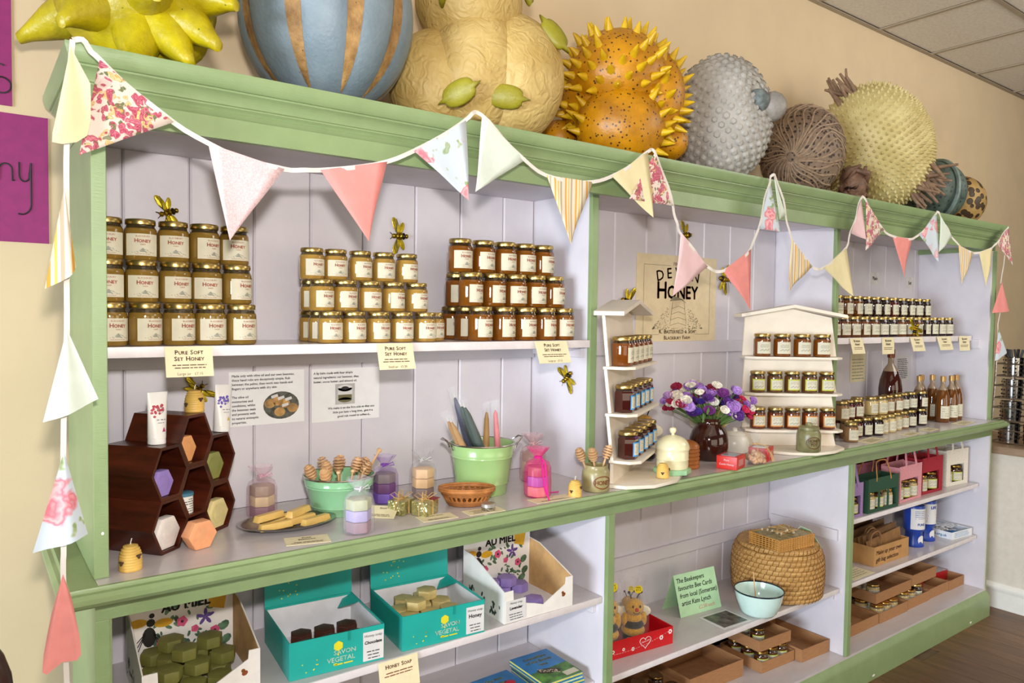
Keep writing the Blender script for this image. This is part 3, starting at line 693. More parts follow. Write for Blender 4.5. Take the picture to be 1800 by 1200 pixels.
# ================================================================ bunting
def floral(key, ground, cols, scale, th):
    t = NT(key); v = t.coord(); nz = t.n('ShaderNodeTexNoise'); nz.inputs['Scale'].default_value = scale*1.4; t.l(v, nz.inputs['Vector'])
    mx = t.n('ShaderNodeMix', data_type='RGBA'); mx.inputs[0].default_value = .06; t.l(v, mx.inputs[6]); t.l(nz.outputs['Color'], mx.inputs[7]); vv = mx.outputs[2]
    col = None; cur = ground
    for k, (c1, c2, s_, lim) in enumerate(cols):
        vo = t.n('ShaderNodeTexVoronoi'); vo.inputs['Scale'].default_value = scale*s_; t.l(vv, vo.inputs['Vector'])
        sp = t.n('ShaderNodeSeparateColor'); t.l(vo.outputs['Color'], sp.inputs[0])
        pet = t.fr(vo.outputs['Distance'], lim*1.25, lim); keep = t.fr(sp.outputs[0], th-.02, th+.02)
        ml = t.n('ShaderNodeMath', operation='MULTIPLY'); t.l(pet, ml.inputs[0]); t.l(keep, ml.inputs[1])
        fl = t.ramp(t.fr(vo.outputs['Distance'], 0, lim), [(0, '3a2a20'), (.18, c2), (.5, c1), (.8, c2), (1, c1)])
        cur = t.mix(ml.outputs[0], cur, fl)
    return t.fin(cur, .8, sheen=.2)
FAB = {}
FAB['floral'] = floral('rose_chintz', 'dccabc', [('7c7c50', '56623e', 2.6, .42), ('d0a04e', 'dcc89e', 2.0, .45), ('a83850', 'cf7f8c', 1.5, .5), ('a02c46', 'c86c7c', 2.1, .46)], 26, .6)
FAB['bluefloral'] = floral('blue_chintz', 'c6d0d8', [('a9b48a', '7f9a66', 1.6, .36), ('d6707c', 'f0b4b4', .8, .42)], 19, .68)
FAB['pinkdot'] = M('dcbcbd', .85, var=.07, scale=260); FAB['palepink'] = M('dcb8b8', .85, var=.02)
FAB['coral'] = M('e28d86', .85, var=.02); FAB['mint'] = M('d0d8ca', .85, var=.015); FAB['cream'] = M('ded0a2', .85, var=.015)
ts = NT('stripe_cloth'); v = ts.coord('Object', (1, .3, .18)); wv = ts.n('ShaderNodeTexWave', wave_type='BANDS', bands_direction='X', wave_profile='SAW'); wv.inputs['Scale'].default_value = 7.5; wv.inputs['Distortion'].default_value = .6
ts.l(v, wv.inputs['Vector']); FAB['stripe'] = ts.fin(ts.ramp(wv.outputs['Fac'], [(0, 'dcd0ba'), (.18, 'd9a23f'), (.34, 'dcd0ba'), (.5, 'e0b95c'), (.62, 'dcd0ba'), (.74, 'b3a185'), (.9, 'dcd0ba')], 'CONSTANT'), .85)
FAB['stripe_h'] = FAB['stripe']
TAPE = [(-0.068, 2.284), (-0.051, 2.288), (-0.036, 2.269), (-0.021, 2.255), (0.047, 2.199), (0.119, 2.152), (0.189, 2.117), (0.269, 2.093), (0.36, 2.082), (0.402, 2.085), (0.448, 2.091), (0.532, 2.107), (0.626, 2.134), (0.703, 2.172), (0.786, 2.222), (0.863, 2.277), (0.889, 2.303), (0.917, 2.3), (0.992, 2.248), (1.068, 2.196), (1.15, 2.163), (1.24, 2.156), (1.335, 2.164), (1.418, 2.191), (1.507, 2.239), (1.58, 2.291), (1.599, 2.301), (1.613, 2.293), (1.665, 2.221), (1.711, 2.125), (1.73, 2.073), (1.751, 2.039), (1.825, 1.981), (1.899, 1.928), (1.94, 1.914), (1.986, 1.916), (2.075, 1.954), (2.148, 2.005), (2.195, 2.086), (2.233, 2.201), (2.259, 2.27), (2.273, 2.297), (2.299, 2.292), (2.348, 2.213), (2.383, 2.127), (2.413, 2.062), (2.483, 2.007), (2.563, 1.96), (2.606, 1.95), (2.648, 1.957), (2.738, 2.0), (2.82, 2.053), (2.854, 2.117), (2.896, 2.199), (2.929, 2.272), (2.948, 2.286), (2.968, 2.271), (3.051, 2.203), (3.135, 2.153), (3.214, 2.131), (3.306, 2.127), (3.399, 2.13), (3.472, 2.155), (3.567, 2.212), (3.641, 2.274), (3.658, 2.284), (3.684, 2.269), (3.757, 2.218), (3.824, 2.174), (3.899, 2.136), (3.987, 2.115), (4.078, 2.105), (4.148, 2.109), (4.233, 2.124), (4.32, 2.148), (4.378, 2.176), (4.457, 2.229), (4.524, 2.276)]
FLAGS = [('floral', (-0.021, 2.255), (0.119, 2.152), (-0.059, 2.057)), ('pinkdot', (0.189, 2.117), (0.36, 2.082), (0.233, 1.906)), ('coral', (0.448, 2.091), (0.626, 2.134), (0.572, 1.927)), ('bluefloral', (0.703, 2.172), (0.863, 2.277), (0.875, 2.061)), ('mint', (0.917, 2.3), (1.068, 2.196), (0.893, 2.085)), ('stripe', (1.15, 2.163), (1.335, 2.164), (1.244, 1.963)), ('cream', (1.418, 2.191), (1.58, 2.291), (1.605, 2.076)), ('floral', (1.613, 2.293), (1.711, 2.125), (1.491, 2.127)), ('palepink', (1.751, 2.039), (1.899, 1.928), (1.72, 1.818)), ('coral', (1.986, 1.916), (2.148, 2.005), (2.155, 1.775)), ('bluefloral', (2.195, 2.086), (2.259, 2.27), (2.331, 2.083)), ('mint', (2.284, 2.294), (2.366, 2.152), (2.321, 2.131)), ('stripe', (2.413, 2.062), (2.563, 1.96), (2.392, 1.853)), ('cream', (2.648, 1.957), (2.82, 2.053), (2.874, 1.844)), ('palepink', (2.854, 2.117), (2.929, 2.272), (2.964, 2.098)), ('floral', (2.968, 2.271), (3.135, 2.153), (2.976, 2.051)), ('coral', (3.214, 2.131), (3.399, 2.13), (3.324, 1.943)), ('bluefloral', (3.472, 2.155), (3.641, 2.274), (3.677, 2.036)), ('mint', (3.684, 2.269), (3.824, 2.174), (3.686, 2.085)), ('stripe', (3.899, 2.136), (4.078, 2.105), (3.955, 1.932)), ('cream', (4.148, 2.109), (4.32, 2.148), (4.257, 1.933)), ('floral', (4.378, 2.176), (4.524, 2.276), (4.593, 2.057))]
LEFT = [('cream', [(-0.073, 2.265), (-0.04, 2.198), (-0.046, 2.095), (-0.107, 2.072), (-0.087, 2.144)]), ('stripe', [(-0.086, 1.99), (-0.067, 1.832), (-0.081, 1.811), (-0.121, 1.787)]), ('mint', [(-0.084, 1.708), (-0.03, 1.566), (-0.079, 1.541), (-0.126, 1.524)]), ('bluefloral', [(-0.091, 1.463), (-0.05, 1.289), (-0.095, 1.277), (-0.146, 1.269)]), ('coral', [(-0.095, 1.216), (-0.08, 1.163), (-0.066, 1.05), (-0.099, 1.039), (-0.133, 1.031), (-0.114, 1.142)])]
LTAPE = [(-0.069, 2.281), (-0.071, 2.258), (-0.078, 2.179), (-0.081, 2.078), (-0.082, 1.989), (-0.083, 1.82), (-0.084, 1.706), (-0.09, 1.547), (-0.092, 1.461), (-0.093, 1.282), (-0.094, 1.215), (-0.091, 1.037), (-0.089, 0.978)]
RIGHT = [('coral', [(4.609, 1.968), (4.731, 1.801), (4.475, 1.788)]), ('bluefloral', [(4.586, 1.697), (4.712, 1.562), (4.547, 1.512)])]
RTAPE = [(4.676, 2.293), (4.635, 2.121), (4.609, 1.968), (4.601, 1.79), (4.586, 1.69), (4.588, 1.491)]
B = thing('bunting', 'string of triangular fabric pennants on white tape across the dresser', 'bunting')
tape_m = M('dcd4ca', .8, var=.01)
def smooth_path(p, n=3):
    out = []
    for i in range(len(p)-1):
        p0, p1, p2, p3 = p[max(i-1, 0)], p[i], p[i+1], p[min(i+2, len(p)-1)]
        for k in range(n):
            u = k/n; out.append(tuple(.5*((2*b_)+(c_-a_)*u+(2*a_-5*b_+4*c_-d_)*u*u+(3*b_-a_-3*c_+d_)*u**3) for a_, b_, c_, d_ in zip(p0, p1, p2, p3)))
    out.append(p[-1]); return out
def ribbon(name, pts, y, wd, mat, parent, th=.0012, hang=False):
    v = []
    for i, (x, z) in enumerate(pts):
        a, b_ = pts[max(i-1, 0)], pts[min(i+1, len(pts)-1)]; dx, dz = b_[0]-a[0], b_[1]-a[1]; l = math.hypot(dx, dz) or 1; nx, nz = -dz/l*wd/2, dx/l*wd/2
        yy = y+.003*math.sin(i*1.3)
        v += [(x+nx, yy, z+nz), (x-nx, yy, z-nz), (x-nx, yy+th, z-nz), (x+nx, yy+th, z+nz)]
    f = [(4*i+k, 4*i+4+k, 4*i+4+(k+1) % 4, 4*i+(k+1) % 4) for i in range(len(pts)-1) for k in range(4)]
    m = MB(); m.add(v, f); return m.build(name, mat, parent, angle=60)
ribbon('tape', smooth_path(TAPE), -.0755, .011, tape_m, B)
ribbon('tape', smooth_path(LTAPE), -.0865, .01, tape_m, B); ribbon('tape', smooth_path(RTAPE), -.0215, .011, tape_m, B)
def cloth_poly(name, kind, poly, y, amp, seed, label):
    """a hanging cloth piece: outline (x, z), gently waved in depth, with thickness"""
    n = 9; a = poly[0]; v = []; rr = random.Random(seed); ph = rr.uniform(0, 6)
    rows_ = []
    if len(poly) == 3:
        A, Bq, T = poly
        for i in range(n+1):
            u = i/n; L_ = (A[0]+(T[0]-A[0])*u, A[1]+(T[1]-A[1])*u); R2 = (Bq[0]+(T[0]-Bq[0])*u, Bq[1]+(T[1]-Bq[1])*u)
            rows_.append([(L_[0]+(R2[0]-L_[0])*k/6, L_[1]+(R2[1]-L_[1])*k/6, u) for k in range(7)])
    m = MB()
    for side in (0, 1):
        for r in rows_:
            for (x, z, u) in r: m.v.append((x, y+amp*u*math.sin(ph+x*40+z*14)-.004*u+(.0009 if side else 0), z))
    N = (n+1)*7; idx = lambda s_, i, k: s_*N+i*7+k
    for i in range(n):
        for k in range(6):
            m.f.append((idx(0, i, k), idx(0, i, k+1), idx(0, i+1, k+1), idx(0, i+1, k))); m.f.append((idx(1, i, k), idx(1, i+1, k), idx(1, i+1, k+1), idx(1, i, k+1)))
    for i in range(n):
        m.f.append((idx(0, i, 0), idx(0, i+1, 0), idx(1, i+1, 0), idx(1, i, 0))); m.f.append((idx(0, i, 6), idx(1, i, 6), idx(1, i+1, 6), idx(0, i+1, 6)))
    o = m.build(name, FAB[kind], B, angle=180); o['label'] = label; return o
lab = {'floral': 'rose chintz pennant', 'pinkdot': 'pale pink dotted pennant', 'coral': 'coral pink pennant', 'bluefloral': 'pale blue floral pennant', 'mint': 'off-white pennant', 'stripe': 'yellow and taupe striped pennant', 'cream': 'pale yellow pennant', 'palepink': 'pale pink pennant'}
for i, (k, a, b_, c_) in enumerate(FLAGS): cloth_poly('pennant', k, (a, b_, c_), -.0775, .006, i, lab[k])
def tail(k, poly, y, seed, amp=.012):
    """pennant bunched on a hanging tape: fan from the top point"""
    top = poly[0]; rim = poly[1:]; m = MB(); n = 8; rr = random.Random(seed); ph = rr.uniform(0, 6)
    rim = smooth_path(rim, 3) if len(rim) > 3 else [tuple(rim[0][q]+(rim[-1][q]-rim[0][q])*s_/8 for q in (0, 1)) for s_ in range(9)] if len(rim) == 2 else smooth_path(rim, 4)
    K = len(rim)
    for side in (0, 1):
        for i in range(n+1):
            u = i/n
            for j, q in enumerate(rim):
                x = top[0]+(q[0]-top[0])*u; z = top[1]+(q[1]-top[1])*u
                m.v.append((x, y-.012*u*math.sin(PI*j/(K-1))+amp*u*math.sin(ph+j*1.1)*.5+(.0009 if side else 0), z))
    N = (n+1)*K; idx = lambda s_, i, j: s_*N+i*K+j
    for i in range(n):
        for j in range(K-1):
            m.f.append((idx(0, i, j), idx(0, i+1, j), idx(0, i+1, j+1), idx(0, i, j+1))); m.f.append((idx(1, i, j), idx(1, i, j+1), idx(1, i+1, j+1), idx(1, i+1, j)))
    o = m.build('pennant', FAB[k], B, angle=180); o['label'] = lab[k]
for i, (k, p) in enumerate(LEFT): tail(k, p, -.09, i)
for i, (k, p) in enumerate(RIGHT): tail(k, p, -.024, i+9, .008)
# ================================================================ things on the counter
Z = ZC+.0006
def align(p, d, roll=0):
    d = Vector(d).normalized(); q = d.to_track_quat('Z', 'Y'); m = q.to_matrix().to_4x4() @ Matrix.Rotation(roll, 4, 'Z'); m.translation = Vector(p); return m
def hexpoly(r, s=1.0, a0=0): return [(r*math.cos(a0+PI/3*k)*s, r*math.sin(a0+PI/3*k)) for k in range(6)]
wax = M('dcb45c', .45, var=.05, scale=30, sss=.15)
# ---- honeycomb display of dark hexagonal cells
mah = wood('2a0f08', '5a2413', (5, 5, 26), .3)
hs, hh, dep = .064, .129, .16
H = thing('honeycomb_shelf', 'dark mahogany display of stacked hexagonal honeycomb cells', 'shelf', (.1233, .0895, Z), math.radians(39))
def hexat(cx, cz, k): return [(cx-hs*k, cz), (cx-hs/2*k, cz-hh/2*k), (cx+hs/2*k, cz-hh/2*k), (cx+hs*k, cz), (cx+hs/2*k, cz+hh/2*k), (cx-hs/2*k, cz+hh/2*k)]
cells = [(.5, .5), (.5, 1.5), (2, 1), (2, 2), (3.5, .5), (3.5, 1.5)]
for cx, cz in cells:
    m = MB(); o_ = hexat(cx*hs, cz*hh, .997); i_ = hexat(cx*hs, cz*hh, .88)
    v = [(x, 0, z) for x, z in o_]+[(x, 0, z) for x, z in i_]+[(x, dep, z) for x, z in o_]+[(x, dep-.006, z) for x, z in i_]
    f = []
    for k in range(6): q = (k+1) % 6; f += [(k, q, 6+q, 6+k), (12+k, q+12, q, k)[::-1], (6+k, 6+q, 18+q, 18+k)]
    f += [tuple(12+k for k in range(6)), tuple(18+k for k in range(5, -1, -1))]
    m.add(v, f); m.build('cell', mah, H, smooth=False)
def hexsoap(name, label, col, p, rz, r=.034, th=.026, lean=0, flat=False, group=None, sc_=1):
    """six-sided soap bar standing on an edge (or lying flat)"""
    t = thing(name, label, 'soap', p, rz, group)
    m = MB(); pl_ = hexpoly(r)
    if flat: m.prism(pl_, 0, th)
    else: m.prism([(x, y) for x, y in pl_], 0, th, Matrix.Translation((0, th/2, r*.866)) @ Matrix.Rotation(PI/2, 4, 'X'))
    m.build('bar', M(col, .5, var=.05, sss=.1), t, bevel=.003)
    m = MB(); q = hexpoly(r*.62); n = 6; q2 = hexpoly(r*.56)
    mt = Matrix.Translation((0, 0, th)) if flat else Matrix.Translation((0, -th/2-.0002, r*.866)) @ Matrix.Rotation(PI/2, 4, 'X')
    zz = .0006
    m.add([(x, y, zz) for x, y in q]+[(x, y, zz) for x, y in q2], [(k, (k+1) % 6, 6+(k+1) % 6, 6+k) for k in range(6)], mt); m.build('embossed_ring', M(col, .35, var=.02), t, smooth=False)
    return t
Hm = H.matrix_basis
def cellpt(cx, cz, y): return Hm @ Vector((cx*hs, y, cz*hh-hh/2*.88+.0006))
rzh = math.radians(39)
hexsoap('soap_bar', 'lavender hexagonal soap in the upper left honeycomb cell', '9a82c8', cellpt(.3, 1.5, .022), rzh, .036)
hexsoap('soap_bar', 'white hexagonal soap in the lower left honeycomb cell', 'e6ded8', cellpt(.5, .5, .02), rzh, .043)
hexsoap('soap_bar', 'peach hexagonal soap in the topmost honeycomb cell', 'e8a468', cellpt(1.75, 2, .03), rzh, .038)
hexsoap('soap_bar', 'olive green hexagonal soap in the upper right honeycomb cell', '8a8c4a', cellpt(3.35, 1.5, .025), rzh, .041)
hexsoap('soap_bar', 'cream hexagonal soap in the lower right honeycomb cell', 'dccb90', cellpt(3.4, .5, .015), rzh, .043)
hexsoap('soap_bar', 'bright peach hexagonal soap standing before the honeycomb display', 'efa878', (.212, .105, Z), rzh-.35, .039, .034)
t = thing('salve_tin', 'small white printed tin in the central honeycomb cell', 'tin', cellpt(1.8, 1, .03), .3)
b = MB(); b.lathe([(0, 0), (.023, 0), (.023, .042), (.0235, .042), (.0235, .05), (0, .05)], 22); b.build('body', M('e8e4dc', .35, var=.02), t)
b = MB(); b.lathe([(.0238, .043), (.0242, .043), (.0242, .05), (.022, .0515), (0, .0515)], 22); b.build('lid', M('4a7f96', .35), t)
b = MB()
for k in range(6): tiny(b, -.02, .02, .005+.006*k, .003, fn=lambda x, y: (.0236*math.sin(x/.0236), -.0236*math.cos(x/.0236), y), seed=k)
b.build('lettering', dark_ink, t, smooth=False)
# ---- squeeze tubes of hand cream
def tube_thing(label, p, rz, c1, c2, lean):
    t = thing('cream_tube', label, 'tube', p, rz); t.rotation_euler = (0, lean, rz)
    m = MB(); v = []; n = 20; L_ = 9
    for i in range(L_+1):
        u = i/L_; zz = .014+.112*u; a, c_ = .0215+.004*u, .0185*(1-u)**.8+.0012
        for k in range(n): an = 2*PI*k/n; v.append((a*math.cos(an), c_*math.sin(an), zz))
    m.add(v, [(i*n+k, i*n+(k+1) % n, (i+1)*n+(k+1) % n, (i+1)*n+k) for i in range(L_) for k in range(n)]+[tuple(L_*n+k for k in range(n))])
    m.build('body', M('eeebe6', .3, var=.01), t)
    m = MB(); m.lathe([(0, 0), (.0205, 0), (.021, .002), (.0205, .0138), (0, .0138)], n); m.build('cap', M('f2f0ec', .3, var=.01), t)
    def ysurf(x, z): u = (z-.014)/.112; a, c_ = .0215+.004*u, .0185*(1-u)**.8+.0012; return -c_*math.sqrt(max(0.02, 1-(x/a)**2))-.0007
    fn = lambda x, z: (x, ysurf(x, z), z)
    def dots(m, cols):
        rr = random.Random(4)
        for k in range(26):
            x = rr.uniform(-.019, .012); zz = .095-.03*rr.random()*(1 if x < 0 else .5); q = .0034; m.add([fn(x+q*math.cos(a), zz+q*math.sin(a)) for a in (0, 1.05, 2.1, 3.14, 4.2, 5.2)], [(0, 1, 2, 3, 4, 5)])
    m = MB(); dots(m, 0); m.build('printed_flowers', M(c1, .5), t, smooth=False)
    m = MB(); rr = .0075; m.add([fn(.004+rr*math.cos(a), .082+rr*math.sin(a)) for a in [2*PI*k/16 for k in range(16)]]+[fn(.004+rr*.82*math.cos(a), .082+rr*.82*math.sin(a)) for a in [2*PI*k/16 for k in range(16)]], [(k, (k+1) % 16, 16+(k+1) % 16, 16+k) for k in range(16)])
    tiny(m, -.008, .016, .058, .004, fn=fn, seed=1); tiny(m, -.006, .012, .051, .0025, fn=fn, seed=2); m.build('lettering', M('8b8d92', .5), t, smooth=False)
    m = MB(); m.add([fn(.004, .03), fn(.014, .03), fn(.009, .042)], [(0, 1, 2)]); m.build('printed_emblem', M(c2, .5), t, smooth=False)
tube_thing('white cream tube with red flower print on the honeycomb display', (.127, .157, Z+2*hh+.0005), math.radians(18), 'b23a48', 'c0407a', .02)
tube_thing('white cream tube with purple flower print on the honeycomb display', (.31, .27, Z+2*hh+.0005), math.radians(18), '6a55b0', 'd0b52e', .06)
# ---- beehive candles
def skep_proto():
    t = thing('beehive_candle', 'x', 'candle'); pr = [(0, 0), (.0225, 0)]; n = 9
    for k in range(n):
        z0 = .052*k/n; r0 = .0228*math.sqrt(max(0.03, 1-(max(0, z0-.018)/.037)**2)); pr += [(r0*.97, z0+.0006), (r0*1.02, z0+.0026), (r0*1.0, z0+.0048)]
    pr += [(.004, .0535), (0, .054)]
    m = MB(); m.lathe(pr, 22); m.build('body', wax, t, angle=60)
    m = MB(); m.tube([(0, 0, .053), (.0008, 0, .06), (.003, 0, .066)], .0011, 5); m.build('wick', M('e8e2d0', .8), t)
    for a, zz in ((.5, .03), (-1.1, .018)):
        p = Vector((math.sin(a)*.0228, -math.cos(a)*.0228, zz)); m = MB(); m.ball(p, (.0035, .0035, .005), 8, 6); m.ball(p+Vector((math.cos(a)*.004, math.sin(a)*.004, .003)), (.003, .002, .0022), 6, 5); m.ball(p+Vector((-math.cos(a)*.004, -math.sin(a)*.004, .003)), (.003, .002, .0022), 6, 5)
        m.build('small_bee', M('4a3018', .5), t)
    return Proto(t)
SK = skep_proto()
for p, l in (((.047, .03, Z), 'yellow beehive candle alone at the left end of the counter'), ((.2295, .22, Z+2.5*hh+.0005), 'yellow beehive candle on top of the honeycomb display'), ((1.335, -.018, Z), 'yellow beehive candle in front of the brown honey pot'), ((1.738, -.03, Z+.0135), 'yellow beehive candle before the cream lidded pot')):
    SK.put(p, random.uniform(-.4, .4), l, 'beehive candles', 1.06 if p[0] < 1 else .98)
# ---- oval metal dish of beeswax bars
t = thing('oval_dish', 'oval silver dish holding beeswax bars', 'dish', (.455, .165, Z), math.radians(-6))
b = MB(); b.lathe([(0, .004), (.1, .004), (.118, .010), (.13, .014), (.133, .0165), (.13, .0172), (.117, .013), (.1, .007), (0, .007)], 44, Matrix.Diagonal((1, .66, 1, 1))); b.build('plate', M('9a968f', .22, 1, var=.03), t)
def bar_proto():
    t = thing('beeswax_bar', 'x', 'wax bar'); m = MB(); m.add([(-.045, -.0115, 0), (.045, -.0115, 0), (.045, .0115, 0), (-.045, .0115, 0), (-.041, -.0085, .017), (.041, -.0085, .017), (.041, .0085, .017), (-.041, .0085, .017)], [(0,3,2,1),(4,5,6,7),(0,1,5,4),(1,2,6,5),(2,3,7,6),(3,0,4,7)])
    m.build('bar', M('dcb768', .38, var=.04, sss=.2), t, bevel=.0012); return Proto(t)
BR = bar_proto()
for x, y, z, a, l in ((.41, .13, .009, .12, 'beeswax bar lying at the front of the dish'), (.49, .155, .009, .3, 'beeswax bar under the middle of the heap'), (.52, .125, .009, .35, 'beeswax bar at the right end of the dish'), (.44, .2, .009, -.05, 'beeswax bar at the back of the dish'), (.405, .165, .0265, .38, 'beeswax bar resting on top at the left of the dish'), (.488, .17, .0265, .62, 'beeswax bar resting on top at the right of the dish')):
    BR.put((x, y, Z+z), a, l, 'beeswax bars in the dish')
# ---- organza bags of stacked soaps
def sheer(key, col, alpha, rough=.35):
    k = 'sheer'+key
    if k not in MATS:
        t = NT(k); v = t.coord(); f = t.noise(t.coord('Object', (60, 60, 14)), 1, 3); a = t.n('ShaderNodeMapRange'); a.inputs[3].default_value = alpha*.55; a.inputs[4].default_value = min(1, alpha*1.6); t.l(f, a.inputs[0]); t.l(a.outputs[0], t.b.inputs['Alpha'])
        m = t.fin(col, rough, alpha=alpha); t.l(a.outputs[0], t.b.inputs['Alpha']); MATS[k] = m
    return MATS[k]
def soapbag(label, p, rz, cols, bagc, alpha, sc_=1, ribbon_c=None, ruff=1.0, long=False):
    t = thing('soap_gift_bag', label, 'gift bag', p, rz, 'organza bags of soap', sc_)
    for k, c_ in enumerate(cols):
        m = MB(); m.prism(hexpoly(.034, 1, .3), .0025+.0295*k, .0305+.0295*k); m.build('soap', M(c_, .5, var=.05, sss=.1), t, bevel=.003)
    hz = .0025+.0295*len(cols)
    rr = random.Random(int(p[0]*1000)); ph = [rr.uniform(0, 6) for _ in range(4)]
    def wob(a, i): s_ = (0, .02, .03, .05, .05, .05, .06, .1, .14, .26, .3, .3)[min(i, 11)]; return 1+s_*(math.sin(5*a+ph[0])*.6+math.sin(8*a+ph[1])*.5)
    pr = [(0, .0008), (.036, .001), (.0405, .006), (.041, .03), (.0405, hz*.6), (.04, hz*.9), (.034, hz+.008), (.013, hz+.02), (.0105, hz+.025), (.015, hz+.032), (.026*ruff, hz+.045), (.03*ruff, hz+.052)]
    m = MB(); m.lathe(pr, 32, None, wob); m.build('bag', sheer(bagc, bagc, alpha), t, angle=180)
    m = MB(); m.tube([(.0115*math.cos(a), .0115*math.sin(a), hz+.024) for a in [2*PI*k/14 for k in range(14)]], .0022, 5, True)
    rc = ribbon_c or bagc
    if long:
        m.tube([(-.01, -.012, hz+.024), (-.03, -.03, hz+.015), (-.045, -.04, hz-.03), (-.056, -.045, .03), (-.052, -.05, .004)], .0025, 5); m.tube([(-.01, -.012, hz+.024), (-.038, -.025, hz+.008), (-.055, -.035, hz-.04), (-.06, -.045, .02)], .0025, 5); m.tube([(.03, -.03, .006), (.055, -.045, .003), (.062, -.046, .003)], .0022, 5)
    else:
        for s_ in (-1, 1): m.tube([(0, -.011, hz+.024), (s_*.016, -.018, hz+.032), (s_*.022, -.018, hz+.022), (s_*.008, -.014, hz+.022)], .0016, 5)
    m.build('ribbon', M(rc, .4, var=.02), t)
soapbag('organza bag with pink top and three soaps beside the honeycomb', (.43, .3, Z), .4, ('8a6470', 'e2cf98', '9a9070'), 'e6b4c6', .2, 1.02)
soapbag('white organza bag of brown, lavender and green soaps at the counter edge', (.592, .008, Z), .5, ('9a7480', 'b3a6d6', 'b9bc90'), 'cfcdd6', .2, 1.02)
soapbag('purple organza bag of soaps behind the green dipper bucket', (.79, .25, Z), .2, ('7a62b8', '6a4648', '8c8a5a'), '8a4fc0', .2, 1.02)
soapbag('clear bag of brown and two peach soaps by the wall', (.92, .24, Z), .1, ('7a5a52', 'e2b478', 'e6bc88'), 'c6c4c4', .13, 1.05)
soapbag('bright magenta organza bag of three soaps with trailing ribbon', (1.235, .05, Z), .6, ('efb092', '9c7ac8', 'a0644e'), 'e0187e', .34, 1.1, 'd81888', 1.0, True)
soapbag('pale pink organza bag half hidden behind the magenta bag', (1.36, .235, Z), .2, ('b98a7a', 'd8c4a0', 'b59484'), 'e0b6be', .3, 1.15)
# ---- green enamel buckets
enam = M('8fc596', .16, var=.01, coat=.4); enam2 = M('9dc07c', .2, var=.01, coat=.4); steel = M('b9b5ae', .2, 1, var=.03)
def bucket(label, p, R0, R1, h_, mat):
    t = thing('bucket', label, 'bucket', p, 0); k = (R1-R0)/h_
    pr = [(0, .004), (R0*.96, .002), (R0, 0), (R0+k*h_*.06, h_*.06), (R0+k*h_*.2, h_*.2), (R0+k*h_*.2+.002, h_*.215), (R0+k*h_*.23, h_*.23), (R0+k*h_*.72, h_*.72), (R0+k*h_*.74+.002, h_*.74), (R0+k*h_*.76, h_*.76), (R0+k*h_*.8+.002, h_*.8), (R0+k*h_*.82, h_*.82), (R1, h_), (R1-.003, h_), (R0-.003, .006), (0, .006)]
    m = MB(); m.lathe(pr, 44); m.build('body', mat, t, angle=50)
    m = MB(); m.tube([(R1*math.cos(a), R1*math.sin(a), h_) for a in [2*PI*q/44 for q in range(44)]], .0028, 6, True); m.build('rim', steel, t)
    return t
t = bucket('low mint green bucket full of wooden honey dippers', (.635, .235, Z), .076, .103, .108, enam)
t = bucket('taller apple green bucket with candles beside the wicker basket', (1.12, .2, Z), .081, .106, .163, enam2)
for s_ in (-1, 1):
    m = MB(); m.tube([(s_*.104, -.03, .145), (s_*.112, -.03, .165), (s_*.13, -.02, .178), (s_*.138, 0, .178), (s_*.13, .02, .178), (s_*.112, .03, .165), (s_*.104, .03, .145)], .003, 6); m.build('handle', steel, t)
t.rotation_euler.z = -.35
# ---- wooden honey dippers
dw = wood('b98a58', 'd8b084', (30, 30, 6), .5)
def dip_proto():
    t = thing('honey_dipper', 'x', 'honey dipper'); pr = [(0, 0), (.006, .0008), (.0088, .006), (.0062, .012), (.0038, .018), (.0036, .1)]; n = 5
    for k in range(n):
        z0 = .1+.0092*k; r_ = (.011, .0155, .017, .016, .0125)[k]; pr += [(.006, z0), (r_, z0+.0012), (r_+.0004, z0+.0045), (r_, z0+.0062), (.006, z0+.0072)]
    pr += [(.006, .1465), (0, .148)]
    m = MB(); m.lathe(pr, 16); m.build('stick', dw, t, angle=40); return t
DP = dip_proto(); DPU = [False]
def dipper(p, d, label, group, s_=1.0, flip=False):
    m = align(p, d) @ Matrix.Diagonal((s_, s_, s_, 1))
    if flip: m = align(Vector(p)+Vector(d).normalized()*.148*s_, -Vector(d)) @ Matrix.Diagonal((s_, s_, s_, 1))
    if not DPU[0]: DPU[0] = True; DP.matrix_world = m; DP['label'] = label; DP['group'] = group; return
    dup(DP, None, 0, label, group, mtx=m)
bc = Vector((.635, .235, Z))
ups = [(-.055, -.045, 'furthest left, leaning over the rim'), (-.07, .005, 'at the left rim behind the first'), (-.035, -.01, 'left of centre, leaning left'), (-.02, .05, 'at the back left'), (.0, .01, 'standing upright in the centre'), (.022, .05, 'at the back, upright'), (.04, .0, 'right of centre'), (.05, -.035, 'front right, head down low'), (.07, .02, 'furthest right, leaning over the rim')]
for k, (x, y, l) in enumerate(ups):
    d = Vector((x*.9, y*.9-.006, .125)); p = bc+Vector((x*.5, y*.5, .02)); dipper(p+Vector((0, 0, .0)), d, f'honey dipper in the mint bucket {l}', 'honey dippers in the mint bucket', .95)
for k, (x, y, l) in enumerate([(-.03, -.075, 'knob end showing at front left'), (.0, -.08, 'knob end showing at front centre'), (.03, -.07, 'knob end showing at front right'), (.078, -.01, 'upside down with its handle rising at the right')]):
    d = Vector((x*.7, y*.5, .12)) if k < 3 else Vector((.05, -.02, .1)); p = bc+Vector((x*.75, y*.75, .03 if k < 3 else .06)); dipper(p, d, f'honey dipper in the mint bucket, {l}', 'honey dippers in the mint bucket', .78 if k < 3 else .9, True)
